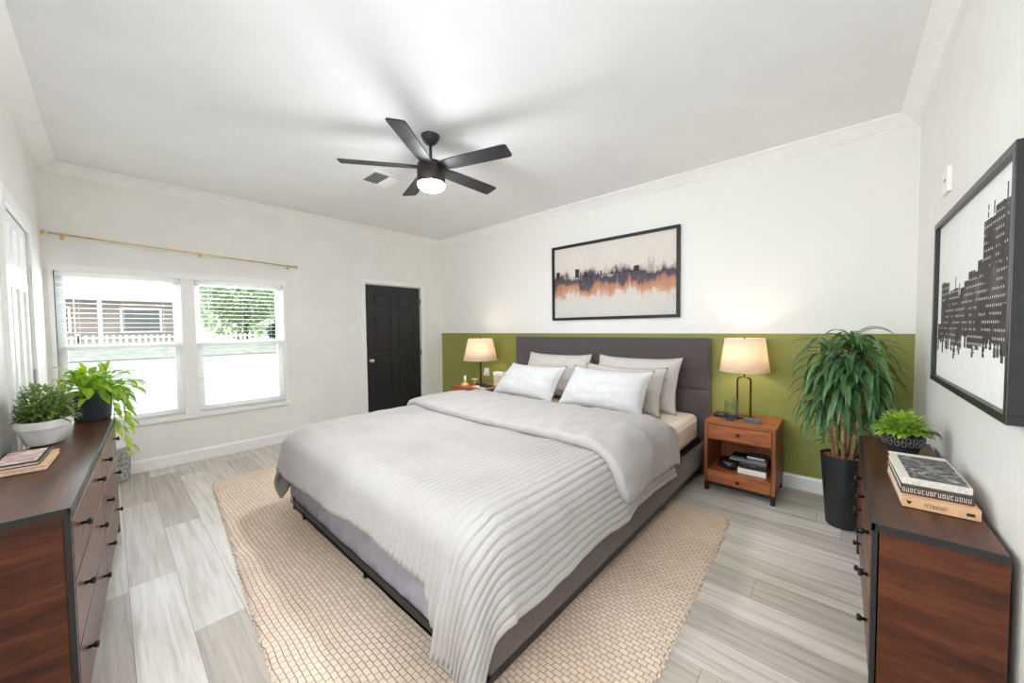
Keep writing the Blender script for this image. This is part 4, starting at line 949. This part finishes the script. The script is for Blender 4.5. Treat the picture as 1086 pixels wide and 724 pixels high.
# left dresser things.  LP(s, d, z): s along dresser from its near end, d from its front edge
_R = Matrix.Translation(ld.location) @ Matrix.Rotation(ang, 4, 'Z')
def LP(s, d, z=0.80): return tuple(_R @ Vector((s, -0.0 + d, z)))
wp = thing('planter_bowl', 'white oval planter of mixed foliage on the left dresser', 'planter', LP(1.16, 0.199, 0.8005), ang, None, None, (1, 0.9, 1))
pr = [(0.0, 0.0), (0.062, 0.0), (0.072, 0.008), (0.092, 0.07), (0.097, 0.088), (0.104, 0.09), (0.108, 0.125), (0.1, 0.127), (0.094, 0.105), (0.0, 0.1)]
MB().lathe(pr, 40, sx=1.5, sy=1.0, capb=False).build('pot', 'white_ceramic', wp, True, sharp=35)
MB().lathe([(0.094, 0.104), (0.0, 0.115)], 24, sx=1.5, sy=1.0, capb=False).build('soil', 'soil', wp)
m = MB()
for _ in range(760):
    a = random.uniform(0, 2*pi); r = 0.092*sqrt(random.random()); z = 0.118+random.random()*0.17*(1-0.8*(r/0.1)**2)
    m.leaf((1.42*r*cos(a), r*sin(a), z), (cos(a)*0.8+random.uniform(-.5, .5), sin(a)*0.7+random.uniform(-.5, .5), random.uniform(0.2, 1.3)), random.uniform(0.025, 0.07), random.uniform(0.007, 0.021), random.uniform(0.3, 1.6), 3)
for k in range(14):
    a = k*2.4; m.tube([(0.05*cos(a), 0.04*sin(a), 0.11), (0.09*cos(a), 0.07*sin(a), 0.22), (0.12*cos(a), 0.085*sin(a), 0.25+0.02*(k % 3))], 0.0016, 5)
m.v = [(x, min(max(y, -0.17), 0.098), z) for x, y, z in m.v]
m.build('foliage', 'leaf_mixed', wp, True)
bkp = thing('potted_pothos', 'lime green trailing plant in dark pot at left dresser end', 'plant', LP(1.715, 0.085, 0.8005), ang)
MB().lathe([(0.0, 0), (0.075, 0), (0.079, 0.008), (0.092, 0.16), (0.096, 0.17), (0.096, 0.182), (0.086, 0.182), (0.082, 0.15), (0.0, 0.145)], 36, capb=False).build('pot', 'navy', bkp, True, sharp=40)
MB().lathe([(0.083, 0.15), (0.0, 0.158)], 20, capb=False).build('soil', 'soil', bkp)
m = MB(); hl = lambda t: sin(pi*min(1, 0.1+0.9*t))**0.8 if t < 0.99 else 0.02
for _ in range(230):
    a = random.uniform(0, 2*pi); r = 0.05*sqrt(random.random()); el = random.uniform(-0.1, 1.45); q = random.uniform(0.03, 0.17)
    d = Vector((cos(a)*cos(el), sin(a)*cos(el), sin(el)*0.85)); m.leaf(Vector((r*cos(a), r*sin(a), 0.17))+d*q, d+Vector((random.uniform(-0.4, 0.4), random.uniform(-0.4, 0.4), 0)), random.uniform(0.06, 0.11), random.uniform(0.026, 0.046), random.uniform(0.8, 2.0), 5, 0.3, shape=hl)
m.v = [(x, min(y, 0.145), z) for x, y, z in m.v]
m.build('foliage', 'leaf_pothos', bkp, True)
m = MB()
for (ax, ay, ln) in ((0.35, -0.95, 0.44), (-0.3, -1.0, 0.22), (0.9, -0.6, 0.3)):
    p = Vector((ax*0.09, ay*0.09, 0.18)); pts = [p, p+Vector((ax*0.035, ay*0.05, 0.01))]
    for k in range(8): pts.append(pts[-1]+Vector((0.004*sin(k*2), 0.004*cos(k*1.7) - 0.001, -ln/8)))
    m.tube(pts, 0.0022, 5)
    for k, q in enumerate(pts[1:]): m.leaf(q, (cos(k*2.4)*0.7, -0.5+0.4*sin(k*2.4), -0.3), random.uniform(0.06, 0.1), 0.034, 1.2, 5, 0.3, shape=hl)
m.build('trailing_vines', 'leaf_pothos', bkp, True)
# pile at the near end of the left dresser: peach book, black framed photo, grey book
tb = book('book', 'peach book under the black photo album on left dresser', LP(0.72, 0.196, 0.8005), ang+radians(180), 0.30, 0.155, 0.018, 'tan')
al = book('photo_album', 'black edged album with pinkish cover picture on left dresser', LP(0.735, 0.205, 0.819), ang+radians(180), 0.27, 0.13, 0.014, 'ink'); al['category'] = 'album'
def pinkmat():
    s = NT('pink_cover_print'); no = s.n('ShaderNodeTexNoise', Scale=14.0, Detail=5.0, Distortion=1.2); s.l(s.coord('Object'), no.inputs['Vector'])
    s.l(s.ramp(no.outputs[0], [(0.3, (120, 92, 88)), (0.45, (206, 172, 168)), (0.6, (232, 220, 214)), (0.75, (206, 188, 170))]), s.b.inputs['Base Color']); s.set(Roughness=0.4); return s.m
M['pinkprint'] = pinkmat()
MB().box(-0.12, 0.115, -0.052, 0.055, 0.0135, 0.0146).build('cover_picture', 'pinkprint', al)
# woven basket on the floor by the window wall
bs = thing('woven_basket', 'grey woven basket on the floor behind the left dresser', 'basket', (0.135, -3.765, 0))
m = MB(); prof = []
for k in range(23):
    z = 0.31*k/22; prof.append((0.088+0.014*k/22+0.004*(k % 2), z))
m.lathe([(0.0, 0.0)]+prof+[(0.095, 0.31), (0.09, 0.02), (0.0, 0.02)], 40, capb=False); m.build('basket_body', 'woven', bs, True)
MB().lathe([(0.0, 0.021), (0.08, 0.021), (0.092, 0.315), (0.1, 0.345), (0.094, 0.345), (0.086, 0.3), (0.0, 0.27)], 28, capb=False).build('white_liner', 'white_ceramic', bs, True)
